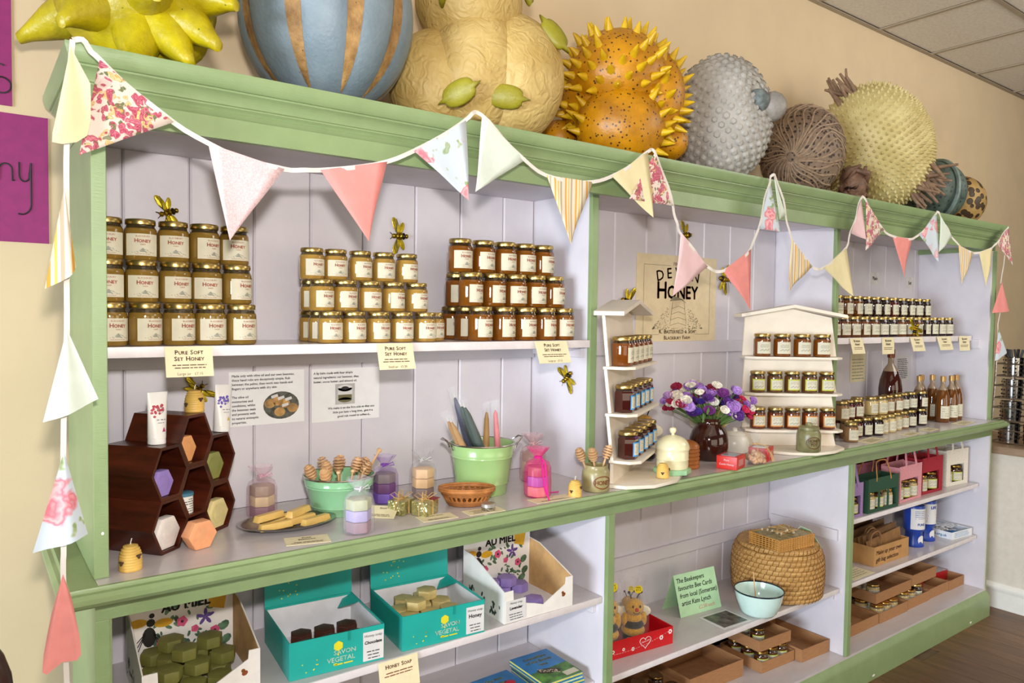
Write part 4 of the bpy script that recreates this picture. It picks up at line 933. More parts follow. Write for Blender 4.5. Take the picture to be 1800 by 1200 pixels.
# ---- candles in the apple green bucket
cell = sheer('cellophane', 'dfe4e6', .08, .08)
def candle(label, p, d, cols, R, L_, wrapc=None, band=None):
    t = thing('wrapped_candle', label, 'candle', mtx=align(p, d), group='wrapped candles in the apple green bucket')
    n = len(cols)
    for k, c_ in enumerate(cols):
        x = (k-(n-1)/2)*R*1.9; m = MB(); m.lathe([(0, 0), (R, 0), (R, L_*.55), (R*.75, L_*.85), (R*.35, L_*.95), (0, L_*.96)] if n > 1 or wrapc else [(0, 0), (R, 0), (R*.5, L_*.9), (0, L_*.96)], 14, Matrix.Translation((x, 0, 0))); m.build('candle', M(c_, .5, var=.05, sss=.1), t)
        m = MB(); m.tube([(x, 0, L_*.95), (x, .001, L_+.004)], .0009, 4); m.build('wick', M('e8e0cc', .8), t)
    w_ = R*1.95*n/2+.004
    m = MB(); m.lathe([(.5, 0), (1, .002), (1.02, L_*.6), (1, L_+.006), (1.08, L_+.014), (1.12, L_+.022)], 18, Matrix.Diagonal((w_, R+.004, 1, 1)), lambda a, i: 1+(.08*math.sin(4*a+i) if i > 3 else .02*math.sin(3*a+i))); m.build('cellophane', cell, t, angle=180)
    if band: m = MB(); m.lathe([(1.04, L_*.02), (1.05, L_*.3), (1.03, L_*.3)], 18, Matrix.Diagonal((w_, R+.005, 1, 1))); m.build('paper_band', M(band, .6), t)
k = Vector((1.12, .2, Z))
candle('bundle of honey coloured candles leaning left in the apple green bucket', k+Vector((-.03, -.01, .05)), (-.42, .02, .8), ('a87838', 'b0823e'), .011, .225)
candle('pair of dark green candles leaning in the apple green bucket', k+Vector((.015, -.02, .06)), (-.36, .06, .85), ('1f3a28', '1c3424'), .014, .255, band='a9cfae')
candle('dark blue candle behind the green pair', k+Vector((.0, .03, .05)), (-.28, .05, .9), ('1c2148',), .012, .285, True)
candle('single golden candle standing in the apple green bucket', k+Vector((.035, .03, .05)), (.02, .02, 1), ('b98a3a',), .011, .215, True)
candle('tapering pink candle at the right of the apple green bucket', k+Vector((.068, .0, .06)), (-.06, .04, 1), ('d87478',), .014, .215, band='a9cfae')
# ---- gold-foil soaps tied with raffia, wicker basket, little tin
gf = NT('gold_foil'); v = gf.coord(); gf.bump(gf.vor(v, 120), .5, .004); gfm = gf.fin(gf.ramp(gf.noise(v, 40), [(.3, 'a8a468'), (.7, 'd6d29c')]), .25, .75)
raf = M('c9a468', .75, var=.1)
def foil(label, p, rz, red):
    t = thing('foil_wrapped_soap', label, 'soap', p, rz); m = MB(); m.box(-.033, .033, -.026, .026, 0, .041); m.build('parcel', gfm, t, bevel=.003)
    m = MB(); q = .0014; m.tube([(0, -.0268, .001), (0, -.0268, .0418), (0, .0268, .0418), (0, .0268, .001)], q, 5); m.tube([(-.0338, 0, .001), (-.0338, 0, .0418), (.0338, 0, .0418), (.0338, 0, .001)], q, 5)
    for a in (.4, 2.2, 3.6, 5.2): m.tube([(0, 0, .0425), (.02*math.cos(a), .02*math.sin(a), .062), (.034*math.cos(a+.3), .034*math.sin(a+.3), .058), (.02*math.cos(a+.7), .02*math.sin(a+.7), .046), (0, 0, .0425)], .0012, 5)
    m.tube([(0, 0, .0425), (-.03, -.01, .07), (-.05, -.02, .04), (-.052, -.03, .012)], .001, 5); m.build('raffia_tie', raf, t)
    if red: m = MB(); m.box(.006, .034, -.03, .0, .0425, .0445); m.build('red_tag', M('8c1f22', .6), t)
foil('gold foil soap parcel tied with raffia, left of the pair', (.775, .112, Z), .5, False); foil('gold foil soap parcel with a red tag, right of the pair', (.828, .066, Z), .5, True)
wk = wood('8a5526', 'b9783c', (30, 30, 30), .5)
t = thing('wicker_basket', 'small oval wicker basket with open weave and rolled rim', 'basket', (.985, .085, Z), -.55)
def ov(r, z, n=40): return [(r*math.cos(2*PI*k/n), r*.62*math.sin(2*PI*k/n), z) for k in range(n)]
m = MB()
for z_, r_ in ((.004, .056), (.009, .06), (.014, .063), (.034, .075), (.039, .077)): m.tube(ov(r_, z_), .0032, 5, True)
m.build('weave_bands', wk, t)
m = MB()
for k in range(26): a = 2*PI*k/26; m.tube([(.054*math.cos(a), .033*math.sin(a), .003), (.068*math.cos(a+.12), .042*math.sin(a+.12), .024), (.08*math.cos(a), .05*math.sin(a), .046)], .0026, 4); m.tube([(.054*math.cos(a), .033*math.sin(a), .003), (.068*math.cos(a-.12), .042*math.sin(a-.12), .024), (.08*math.cos(a), .05*math.sin(a), .046)], .0026, 4)
m.build('stakes', wk, t)
m = MB(); m.tube(ov(.083, .048), .0055, 8, True); m.tube(ov(.085, .054), .004, 6, True); m.build('rim', wk, t)
m = MB(); m.lathe([(0, .001), (.056, .001), (.056, .005), (0, .005)], 32, Matrix.Diagonal((1, .62, 1, 1))); m.build('base', wk, t)
t = thing('balm_tin', 'small round silver balm tin on a card near the basket', 'tin', (1.003, -.006, Z+.0022)); b = MB(); b.lathe([(0, 0), (.0205, 0), (.021, .001), (.021, .009), (.0205, .0095)], 26); b.build('body', steel, t); b = MB(); b.lathe([(.0205, .0096), (.0218, .0096), (.0218, .0185), (.0205, .0198), (.017, .0192), (0, .0192)], 26); b.build('lid', M('d8d4cc', .3, .8), t)
# ---- cards lying on the counter
cardp = M('e8dcb4', .6, var=.02)
def flatcard(label, cx, cy, rz, wd, ht, big, seed, tilt=0):
    ux = Vector((math.cos(rz), math.sin(rz), 0)); uy = Vector((-math.sin(rz), math.cos(rz), math.tan(tilt)))
    o_ = Vector((cx, cy, Z+.0015))-ux*wd/2-Vector((-math.sin(rz), math.cos(rz), 0))*ht/2
    def dr(m):
        if big: 
            for q, s_ in enumerate(big): smallcaps(m, s_, ht*.17, wd/2, ht*(.72-.2*q), bold=ht*.004)
        for q in range(2 if big else 4): tiny(m, wd*.12, wd*.88, ht*(.14+.1*q) if big else ht*(.2+.15*q), ht*.06, seed=seed+q, centre=True)
    return card('price_card', label, 'card', o_, ux, uy, wd, ht, cardp, [('lettering', brown_ink, dr)], 'cream price cards')
flatcard('cream price card lying in front of the wax dish', .452, .012, -.25, .11, .068, ('Pure', 'Beeswax'), 1)
flatcard('cream price card propped between two soap bags', .715, .115, -.75, .085, .06, ('Soap',), 2, .35)
flatcard('cream price card in front of the gold parcels', .835, .01, -.1, .11, .06, ('Honey Soap',), 3)
flatcard('cream price card in front of the wicker basket', .985, -.008, -.1, .12, .055, None, 4)
flatcard('cream price card under the magenta bag', 1.245, -.008, -.05, .15, .055, ('Gift Bag',), 5)
flatcard('cream price card beside the right-hand green post', 3.25, .012, .15, .2, .075, None, 6)
flatcard('cream price card in front of the cream jars', 3.62, -.0, .1, .16, .05, None, 7); flatcard('cream price card in front of the dark jars', 3.86, .02, .1, .14, .06, None, 8); flatcard('cream price card in front of the cordial bottles', 4.3, .03, .1, .2, .07, None, 9)
# ---- stoneware honey pots, cream pot, wooden hive, vase
stone = NT('stoneware'); v = stone.coord(); sm_ = stone.fin(stone.ramp(stone.noise(v, 20, 5), [(.3, '8c8258'), (.7, 'a89c6c')]), .3)
def oval_badge(t, R, zc, words, mat, mat2, a0=0, W=.03, Hh=.02):
    fn = lambda x, y, r=.0012: ((R+r)*math.sin(a0+x/R), -(R+r)*math.cos(a0+x/R), zc+y)
    m = MB(); n = 26; o_ = [fn(W*math.cos(2*PI*k/n), Hh*math.sin(2*PI*k/n), .0012) for k in range(n)]; i_ = [fn(W*.88*math.cos(2*PI*k/n), Hh*.84*math.sin(2*PI*k/n), .0012) for k in range(n)]
    m.add(o_+i_, [(k, (k+1) % n, n+(k+1) % n, n+k) for k in range(n)])
    for q, wd in enumerate(words): text(m, wd, Hh*(.95 if len(words) == 1 else .7), 0, -Hh*.33 if len(words) == 1 else Hh*(.12-.62*q), fn=lambda x, y: fn(x, y, .0016), sx=.8, bold=.0005)
    m.build('badge', mat, t, smooth=False)
t = thing('honey_pot', 'olive stoneware honey pot with brown badge holding dippers', 'pot', (1.448, .005, Z), 0)
b = MB(); b.lathe([(0, 0), (.042, 0), (.046, .004), (.0465, .02), (.0465, .062), (.043, .07), (.0395, .074), (.04, .086), (.037, .0865), (.036, .074), (.04, .06), (.04, .008), (0, .008)], 34); b.build('body', sm_, t, angle=60)
oval_badge(t, .0465, .034, ['HONEY'], M('7a3c1c', .5), None, -.2, .034, .022)
for d, p, l in (((-.42, .1, 1), (1.44, .012, Z+.012), 'honey dipper leaning left in the brown badged pot'), ((-.33, -.12, 1), (1.452, -.0, Z+.012), 'honey dipper leaning left and forward in the brown badged pot'), ((.36, -.05, 1), (1.448, .0, Z+.012), 'honey dipper leaning right in the brown badged pot')): dipper(p, d, l, 'honey dippers in the stoneware pot', .98)
t = thing('honey_pot', 'olive stoneware pot with lid and badge before the hive rack', 'pot', (2.668, -.0185, Z+.0125), 0); st2 = M('7d7a52', .35, var=.12, scale=30)
b = MB(); b.lathe([(0, 0), (.044, 0), (.05, .005), (.05, .07), (.046, .086), (.04, .093)], 34); b.build('body', st2, t, angle=60); b = MB(); b.lathe([(.041, .0925), (.043, .094), (.043, .104), (.036, .108), (.016, .109), (.013, .112), (.013, .122), (0, .123)], 30); b.build('lid', st2, t, angle=50); oval_badge(t, .05, .042, ['HONEY', 'POT'], M('5e3a1e', .5), None, -.55, .034, .026)
ivory = M('e6ddb4', .22, var=.015, coat=.3)
t = thing('honey_pot', 'cream beehive pot with round knob on a pale green base', 'pot', (1.835, .012, Z+.0125)); b = MB(); b.lathe([(0, 0), (.066, 0), (.068, .003), (.068, .016), (.064, .019), (0, .019)], 8); b.build('base', M('9cc79a', .3), t, angle=30)
b = MB(); b.lathe([(0, .0195), (.056, .0195), (.058, .03), (.058, .05), (.0595, .052), (.058, .054), (.0585, .086), (0, .086)], 36); b.build('body', ivory, t, angle=50)
b = MB(); pr = [(.061, .0865), (.062, .09), (.061, .097)]+[(.06*math.cos(a), .097+.042*math.sin(a)) for a in [PI/2*k/8 for k in range(1, 8)]]+[(.006, .139), (.0055, .143), (.011, .148), (.0135, .156), (.011, .164), (0, .168)]; b.lathe(pr, 36); b.build('lid', ivory, t, angle=50)
t = thing('wooden_hive', 'ribbed brown wooden hive ornament beside the vase', 'ornament', (2.0, .075, Z)); pr = [(0, 0), (.04, 0)]
for k in range(5): pr += [(.0385, .002+.015*k), (.042, .005+.015*k), (.042, .012+.015*k), (.0385, .0155+.015*k)]
pr += [(.041, .079)]+[(.041*math.cos(a), .08+.028*math.sin(a)) for a in [PI/2*k/6 for k in range(1, 7)]]; pr[-1] = (0, pr[-1][1])
b = MB(); b.lathe(pr, 28); b.build('body', wood('7a4416', 'a8652a', (20, 20, 8), .35), t, angle=40)
t = thing('vase', 'dark brown glazed vase holding sweet peas', 'vase', (2.215, .15, Z)); vm = M('3a1a12', .1, var=.15, scale=12, coat=.5)
b = MB(); b.lathe([(0, 0), (.062, 0), (.07, .006), (.078, .05), (.079, .085), (.07, .115), (.052, .14), (.046, .155), (.05, .17), (.046, .17), (.042, .155), (.06, .12), (0, .1)], 38); b.build('body', vm, t, angle=60)
t = thing('sweet_pea_posy', 'bunch of purple, white, lilac and red sweet peas in the vase', 'flowers', (2.215, .15, Z+.105)); rr = random.Random(8)
cols = ['3c1060', '4c1670', 'd8d0c0', 'dcd4c4', 'b48cc4', '9a6cb8', '661a6c', '8a1236', 'dcd2c2', 'd8d0c0', 'a880c8', '301272']
stems = MB(); heads = []
pal = {}
for k in range(115):
    a = rr.uniform(0, 6.28); ru = math.sqrt(rr.random()); x = ru*.185*math.cos(a); y = ru*.095*math.sin(a); z = .065+.115*(1-ru*ru*.5)*rr.uniform(.3, 1.2)+(.03 if x < 0 else 0)
    if ru > .75: z -= .03*rr.random()
    q = Vector((x*.803+y*.596, -x*.596+y*.803, z)); stems.tube([(q.x*.12, q.y*.12, .02), (q.x*.5, q.y*.5, z*.6), tuple(q)], .0016, 4)
    c_ = rr.choice(cols) if abs(x) < .12 or k % 3 else ('c01c4e' if x > 0 else rr.choice(['4c1470', 'efe9dc', '98143c']))
    m = MB(); d = (q*.6+Vector((-.06, -.09, .0))+Vector((rr.uniform(-.03, .03),)*3)).normalized(); M4 = align(q, d, rr.uniform(-.5, .5)); sz = rr.uniform(.015, .024)
    for s_, px_, rot in ((1.25, 0, .0), (.8, -.5, .7), (.8, .5, -.7)):     # standard and two wings
        v = []; n = 7
        for i in range(n):
            for j in range(5):
                u = -1+2*i/(n-1); w_ = j/4; wd = math.sin(PI*min(1, w_*.85+.12))**.7
                v.append((u*sz*s_*wd+px_*sz*.5, (w_-.35)*sz*1.5*s_, (.25*u*u-.25*w_)*sz*s_+rot*u*sz*.3+.002*math.sin(u*6)))
        m.add(v, [(i*5+j, i*5+5+j, i*5+6+j, i*5+1+j) for i in range(n-1) for j in range(4)], M4)
    m.ball(M4 @ Vector((0, -.1*sz, .1*sz)), sz*.32, 7, 5)
    m.build('blossom', M(c_, .7, var=.14, scale=60), t, angle=180)
stems.build('stems', M('5a7a3a', .6), t)
m = MB()
for k in range(26):
    a = rr.uniform(0, 6.28); r_ = rr.uniform(.03, .11); p = Vector((r_*math.cos(a), r_*.8*math.sin(a), rr.uniform(.07, .15))); m.ball((0, 0, 0), (.006, .02, .002), 6, 5, None, align(p, (rr.uniform(-1, 1), rr.uniform(-1, 0), rr.uniform(0, 1))))
m.build('leaves', M('4f6d34', .6, var=.15), t)
t = thing('lidded_pot', 'white ceramic hive pot behind the red box', 'pot', (2.45, .2, Z)); b = MB(); b.lathe([(0, 0), (.058, 0), (.062, .01), (.062, .04), (.056, .062), (.0455, .072)], 32); b.build('body', M('dcd9cc', .3, var=.02), t); b = MB(); b.lathe([(.0455, .0725), (.046, .076), (.036, .085), (.012, .089), (.01, .095), (.0115, .1), (0, .104)], 30); b.build('lid', M('e2dfd2', .3, var=.02), t)
# ---- red honey boxes and the bag of fudge
def redbox(label, p, rz):
    t = thing('gift_box', label, 'box', p, rz); rm = M('cf2a20', .4, var=.03)
    m = MB(); m.box(-.05, .05, -.04, .04, 0, .05); m.build('box', rm, t, bevel=.001)
    m = MB(); m.box(-.036, .036, -.028, .028, .05, .0508); m.build('window', M('b9c4cc', .1, coat=.5), t, smooth=False)
    m = MB(); F1 = lambda x, y: (-.0508, -x, .02+y); text(m, 'Pure', .011, 0, .012, fn=F1); text(m, 'Comb Honey', .0105, 0, -.004, fn=F1)
    F2 = lambda x, y: (x, -.0408, .01+y)
    for k in range(5): tiny(m, -.03, .03, .005*k+.004, .003, fn=F2, seed=k)
    m.build('lettering', white_p, t, smooth=False)
redbox('red comb honey box with a clear window at the counter edge', (2.146, -.012, Z), .32); redbox('red comb honey box partly behind the bag of sweets', (2.4, .03, Z), .4)
t = thing('sweet_bag', 'small cellophane bag of nuggets tied with raffia', 'sweets', (2.29, -.018, Z)); m = MB(); rr = random.Random(3)
for k in range(30):
    a = rr.uniform(0, 6.28); r_ = .034*math.sqrt(rr.random()); m.ball((r_*math.cos(a), r_*math.sin(a), .012+.045*rr.random()*(1-r_/.05)), .011, 7, 5, lambda d: 1+.2*noise.noise(d*3+Vector((k, 0, 0))))
m.build('nuggets', M('c79a72', .5, var=.15, scale=60), t, angle=180)['kind'] = 'stuff'
m = MB(); m.lathe([(0, .0008), (.034, .001), (.044, .012), (.046, .035), (.034, .06), (.009, .078), (.008, .084), (.016, .105), (.02, .125)], 26, None, lambda a, i: 1+(.05 if i < 6 else .3)*math.sin(5*a+i)); m.build('cellophane', cell, t, angle=180)
m = MB(); m.tube([(.01*math.cos(a), .01*math.sin(a), .08) for a in [2*PI*k/12 for k in range(12)]], .0022, 5, True)
for a in (-.6, .2, -2.6): m.tube([(0, -.009, .08), (.03*math.cos(a), -.03, .075), (.05*math.cos(a), -.045, .04), (.058*math.cos(a), -.05, .012)], .0014, 4)
m.build('raffia_tie', raf, t)
# ================================================================ hive-shaped display racks
rackm = M('eadfce', .5, var=.02, scale=12)
def rack(label, p, rz, W=.40):
    t = thing('hive_rack', label, 'display rack', p, rz)
    m = MB(); n_ = [(-.23, .03), (.23, .03), (.23, -.06), (.15, -.145), (.05, -.2), (-.05, -.2), (-.17, -.145), (-.23, -.06)]; m.prism(n_[::-1], 0, .012); m.build('base_board', rackm, t, bevel=.002)
    tiers = [(.012, .082, 0, .004), (.092, .24, 0, .022), (.252, .4, .01, .032), (.412, .585, .02, .042)]
    for z0, z1, y0, y1 in tiers:
        a, b_ = W/2+.012, W/2-.004; th = .011
        m = MB(); m.add([(-a, y0-th, z0), (a, y0-th, z0), (a, y0, z0), (-a, y0, z0), (-b_, y1-th, z1), (b_, y1-th, z1), (b_, y1, z1), (-b_, y1, z1)], [(0,3,2,1),(4,5,6,7),(0,1,5,4),(1,2,6,5),(2,3,7,6),(3,0,4,7)]); m.build('tier_board', rackm, t, smooth=False)
    for z0, y0 in ((.082, .004), (.241, .02), (.401, .03)):
        a = W/2+.016; m = MB(); m.prism([(a, y0), (a, y0-.075), (a-.035, y0-.105), (-a+.035, y0-.105), (-a, y0-.075), (-a, y0)], z0, z0+.01); m.build('rack_shelf', rackm, t, bevel=.0015)
    for s_ in (-1, 1):
        m = MB(); e = W/2+.035; m.add([(0, -.045, .628), (s_*e, -.045, .585), (s_*e, .06, .585), (0, .06, .628), (0, -.045, .642), (s_*e, -.045, .599), (s_*e, .06, .599), (0, .06, .642)], [(0,3,2,1),(4,5,6,7),(0,1,5,4),(1,2,6,5),(2,3,7,6),(3,0,4,7)]); m.build('roof_slope', rackm, t, smooth=False)
    m = MB(); m.add([(-W/2+.004, .031, .585), (W/2-.004, .031, .585), (0, .031, .6275), (-W/2+.004, .042, .585), (W/2-.004, .042, .585), (0, .042, .6275)], [(0, 1, 2), (5, 4, 3), (0, 3, 4, 1), (1, 4, 5, 2), (2, 5, 3, 0)]); m.build('gable', rackm, t, smooth=False)
    return t
J_rk = jar_proto('honey_jar', 'x', 'jar', .0385, .1, honey((108, 56, 10), (52, 30, 12), .078, 'rackamber'), kind='small', lab_ang=48, facets=8)
J_yl = jar_proto('honey_jar', 'x', 'jar', .0345, .094, honey((86, 52, 24), (46, 30, 18), .072, 'rackbrown'), kind='small', border=M('b9bc2e', .6), lab_ang=52, facets=8)
J_or = jar_proto('honey_jar', 'x', 'jar', .0345, .094, honey((92, 40, 14), (46, 26, 16), .072, 'rackdark'), kind='small', border=M('d08a3e', .6), lab_ang=52, facets=8)
J_bl = jar_proto('honey_jar', 'x', 'jar', .0355, .094, honey((58, 18, 12), (38, 20, 14), .074, 'rackjam'), kind='white', border=M('4a9ad8', .6), lab_ang=44, facets=6)
def fill(rt, J, zt, y, n, pitch, label, turn=0, x0=None):
    mw = rt.matrix_basis
    for i in range(n):
        x = (i-(n-1)/2)*pitch if x0 is None else x0+i*pitch; p = mw @ Vector((x, y, zt+.0105))
        J.put(p, rt.rotation_euler.z+turn+random.uniform(-.1, .1), label % ORD[i], 'jars on the hive racks')
r2 = rack('cream hive-shaped rack of three jar shelves facing the viewer', (2.735, .125, Z), math.radians(-36.5))
fill(r2, J_rk, .4016, -.022, 4, .089, 'amber honey jar, %s from left, top shelf of the front-facing hive rack')
fill(r2, J_yl, .2416, -.032, 5, .077, 'brown honey jar with lime label, %s from left, middle shelf of front-facing rack')
fill(r2, J_or, .0826, -.048, 5, .077, 'dark honey jar with orange label, %s from left, bottom shelf of front-facing rack')
r1 = rack('cream hive-shaped rack seen from its end by the middle post', (1.70, .12, Z), math.radians(31))
fill(r1, J_rk, .4016, -.022, 5, .0785, 'amber honey jar, %s along from the near end, top shelf of end-on rack')
fill(r1, J_bl, .2416, -.032, 5, .0775, 'dark jam jar with blue label, %s along, middle shelf of end-on rack')
fill(r1, J_bl, .0826, -.048, 5, .0775, 'dark jam jar with blue label, %s along, bottom shelf of end-on rack')
# ---- plush bees
ply = M('cc9722', .95, var=.1, scale=120, bump=.4, bscale=300, sheen=.4); plk = M('1c1815', .95, var=.2, scale=120, bump=.4, bscale=300, sheen=.3)
def plush(label, p, rz, s_=1.0, bag=False, group=None, sticker=None, lean=0):
    t = thing('plush_bee', label, 'soft toy', p, rz, group, s_); t.rotation_euler = (lean, 0, rz)
    for k, (z0, r_, mt) in enumerate(((.028, .05, plk), (.058, .056, ply), (.09, .052, plk), (.118, .043, ply))):
        m = MB(); m.ball((0, 0, z0), (r_, r_*.9, .028), 16, 10); m.build('body_band', mt, t, angle=180)
    m = MB(); m.ball((0, -.006, .168), (.044, .042, .04), 18, 12); m.build('head', ply, t, angle=180)
    m = MB(); m.ball((0, -.05, .172), .0085, 10, 8); m.build('nose', M('c01818', .8), t)
    for q in (-1, 1):
        m = MB(); m.ball((q*.017, -.043, .184), (.004, .0025, .007), 8, 6); m.build('eye', M('0c0a0a', .2), t)
        m = MB(); m.ball((q*.045, -.01, .112), (.016, .016, .034), 10, 8, None, None); m.build('arm', ply, t)
        m = MB(); m.ball((q*.03, -.05, .022), (.02, .032, .02), 10, 8); m.build('foot', plk, t)
        m = MB(); m.ball((q*.05, .035, .125), (.045, .006, .03), 12, 8); m.build('wing', M('e8e0c8', .9), t)
        m = MB(); m.tube([(q*.012, 0, .2), (q*.02, -.004, .225), (q*.028, -.012, .238)], .003, 5); m.ball((q*.029, -.013, .24), .007, 8, 6); m.build('antenna', plk, t)
    m = MB(); m.tube([(-.016, -.046, .16), (-.008, -.0475, .153), (.008, -.0475, .153), (.016, -.046, .16)], .0015, 5); m.build('mouth', plk, t)
    if bag:
        m = MB(); m.lathe([(0, .0005), (.062, .001), (.072, .03), (.07, .12), (.06, .2), (.045, .25), (.05, .285), (.06, .31)], 24, Matrix.Diagonal((1, .95, 1, 1)), lambda a, i: 1+.05*math.sin(4*a+i)+(.06*math.sin(7*a) if i > 4 else 0)); m.build('cellophane_bag', sheer('cellophane2', 'e6e2e0', .07, .06), t, angle=180)
        m = MB(); m.lathe([(0, 0), (.019, 0), (.019, .001), (0, .0012)], 22, Matrix.Translation((.004, -.047, .268)) @ Matrix.Rotation(PI/2, 4, 'X')); m.build('sticker', M('ecd21c', .5), t)
        m = MB(); text(m, '£12', .016, .004, .262, fn=lambda x, y: (x, -.0486, y)); tiny(m, -.008, .016, .277, .004, fn=lambda x, y: (x, -.0486, y)); m.build('sticker_lettering', ink, t, smooth=False)
    return t
plush('plush bee with red nose peeping out behind the end-on rack', (2.0, .31, Z), -.7, .86); plush('black and yellow plush bee standing behind the vase', (2.39, .28, Z), -.6, .95)
# ================================================================ sheets and cards on the dresser back
sheet_p = M('efeeed', .7, var=.01, spec=.2)
photo_grey = M('4a4a42', .5, var=.3, scale=60)
def d1(m):
    for q, s_ in enumerate(('Made only with olive oil and our own beeswax,', 'these hand rubs are deceptively simple. Rub', 'between the palms, then work into hands and', 'fingers or anywhere with dry skin')): text(m, s_, .0098, .008, .146-.0125*q, align='LEFT', bold=.0002)
    for q, s_ in enumerate(('The olive oil', 'moisturises and', 'conditions, whilst', 'the beeswax seals', 'and protects with', 'its natural antiseptic', 'properties.')): text(m, s_, .0096, .008, .083-.0125*q, align='LEFT', bold=.0002)
def el(m, cx, cy, rx, ry, z, n=24): m.add([(cx+rx*math.cos(2*PI*k/n), cy+ry*math.sin(2*PI*k/n), z) for k in range(n)], [tuple(range(n))])
t = card('info_sheet', 'white printed sheet about hand rubs with photo of a dish', 'notice', (.3735, YW-.0015, 1.4065), (1, 0, .006), (0, 0, 1), .227, .161, sheet_p, [('lettering', dark_ink, d1), ('printed_dish', photo_grey, lambda m: el(m, .155, .055, .055, .042, .0006)), ('printed_soaps', M('b48a4e', .6, var=.2), lambda m: [el(m, x, y, .017, .014, .0009, 14) for x, y in ((.12, .062), (.143, .068), (.165, .06), (.19, .045), (.15, .035))]), ('printed_tags', white_p, lambda m: [m.add([(x, y, .0012), (x+.02, y+.006, .0012), (x+.018, y+.014, .0012), (x-.002, y+.009, .0012)], [(0, 1, 2, 3)]) for x, y in ((.145, .07), (.168, .066), (.158, .048), (.125, .076))])])
def d2(m):
    for q, s_ in enumerate(('A lip balm made with four simple', 'natural ingredients: our beeswax, shea', 'butter, cocoa butter, and almond oil.')): text(m, s_, .0098, .006, .151-.0135*q, align='LEFT', bold=.0002)
    for q, s_ in enumerate(('We make it on the firm side so that one', 'little pot lasts a long time.. give it a', 'good rub round to soften it...')): text(m, s_, .0098, .214-.006*q, .038-.0135*q, align='RIGHT', bold=.0002)
card('info_sheet', 'white printed sheet about lip balm with photo of a pot', 'notice', (.6245, YW-.0015, 1.4), (1, 0, .004), (0, 0, 1), .232, .168, sheet_p, [('lettering', dark_ink, d2), ('printed_background', M('b9b6b2', .6), lambda m: m.add([(.078, .052, .0005), (.145, .052, .0005), (.145, .118, .0005), (.078, .118, .0005)], [(0, 1, 2, 3)])), ('printed_pot', M('6d6542', .5), lambda m: (m.add([(.088, .066, .0008), (.134, .066, .0008), (.134, .085, .0008), (.088, .085, .0008)], [(0, 1, 2, 3)]), el(m, .111, .066, .023, .008, .0008))), ('printed_lid', white_p, lambda m: (m.add([(.086, .083, .0011), (.136, .083, .0011), (.136, .104, .0011), (.086, .104, .0011)], [(0, 1, 2, 3)]), el(m, .111, .104, .025, .011, .0011))), ('printed_mark', ink, lambda m: el(m, .111, .104, .013, .0055, .0014, 12))])
# honey poster
PW, PH = .53, .39
def pz(m):
    def rect(x0, y0, x1, y1, w_=.0014): [m.add([(a, b_, .0008), (c_, b_, .0008), (c_, d_, .0008), (a, d_, .0008)], [(0, 1, 2, 3)]) for a, b_, c_, d_ in ((x0, y0, x0+w_, y1), (x1-w_, y0, x1, y1), (x0, y1-w_, x0+.17, y1), (x1-.17, y1-w_, x1, y1), (x0, y0, x0+.1, y0+w_), (x1-.1, y0, x1, y0+w_))]
    rect(.045, .04, PW-.045, PH-.045)
    for k in range(4):     # hive boxes
        y = .085+.025*k; w_ = .055-.004*k
        for q in (-1, 1): m.add([(.27+q*w_, y, .0008), (.27+q*(w_-.002), y, .0008), (.27+q*(w_-.004), y+.025, .0008), (.27+q*(w_-.006), y+.025, .0008)], [(0, 1, 2, 3)])
        for j in range(10): x = .27-w_+j*w_/5; m.add([(x, y+.006-.012*abs(j-5)/5, .0008), (x+w_/5, y+.006-.012*abs(j-4)/5, .0008), (x+w_/5, y+.0075-.012*abs(j-4)/5, .0008), (x, y+.0075-.012*abs(j-5)/5, .0008)], [(0, 1, 2, 3)])
    rr = random.Random(6)
    for k in range(240):
        s_ = -1 if k % 2 else 1; u = rr.random(); x = .27+s_*(.065+.1*u); y = .065+rr.random()*.1*(1-u)**.8; q = .0035*rr.uniform(.5, 1.2); a = rr.uniform(0, 6); m.add([(x+q*math.cos(a), y+q*math.sin(a), .0008), (x+q*math.cos(a+2), y+q*math.sin(a+2), .0008), (x+q*.6*math.cos(a+4), y+q*.6*math.sin(a+4), .0008)], [(0, 1, 2)])
    for k in range(60): x = .27+rr.uniform(-.12, .13); y = .05+rr.random()*.02; q = .004; m.add([(x-q, y, .0009), (x+q, y+.001, .0009), (x, y+.003, .0009)], [(0, 1, 2)])
def pr_(m):
    smallcaps(m, 'Honey', .105, PW/2, .2, bold=.0024, sx=.92)
    s_ = 'DEVON'
    for k, ch in enumerate(s_): a = (k-2)*.108; text(m, ch, .066, PW/2+.52*math.sin(a)*1.02, .292-.5*(1-math.cos(a))*1.2, rot=-a*.9, bold=.0008, sx=1.05)
    text(m, 'FINEST', .022, PW/2, .345); smallcaps(m, 'K. Basterfield & Son', .026, PW/2, .045, bold=.0003); smallcaps(m, 'Blackbury Farm', .024, PW/2, .018, bold=.0003)
card('honey_poster', 'cream poster reading Devon honey with an engraved beehive', 'poster', (2.055, YW-.0015, 1.626), (1, 0, 0), (0, 0, 1), PW, PH, M('e6d4ae', .7, var=.02), [('lettering', M('6a3a2c', .6), pr_), ('engraving', M('7a7258', .7), pz), ('hive_roof', M('8a8268', .7), lambda m: m.add([(.212, .188, .001), (.30, .195, .001), (.325, .178, .001), (.27, .205, .001), (.235, .21, .001)], [(0, 1, 3, 4), (1, 2, 3)]))])
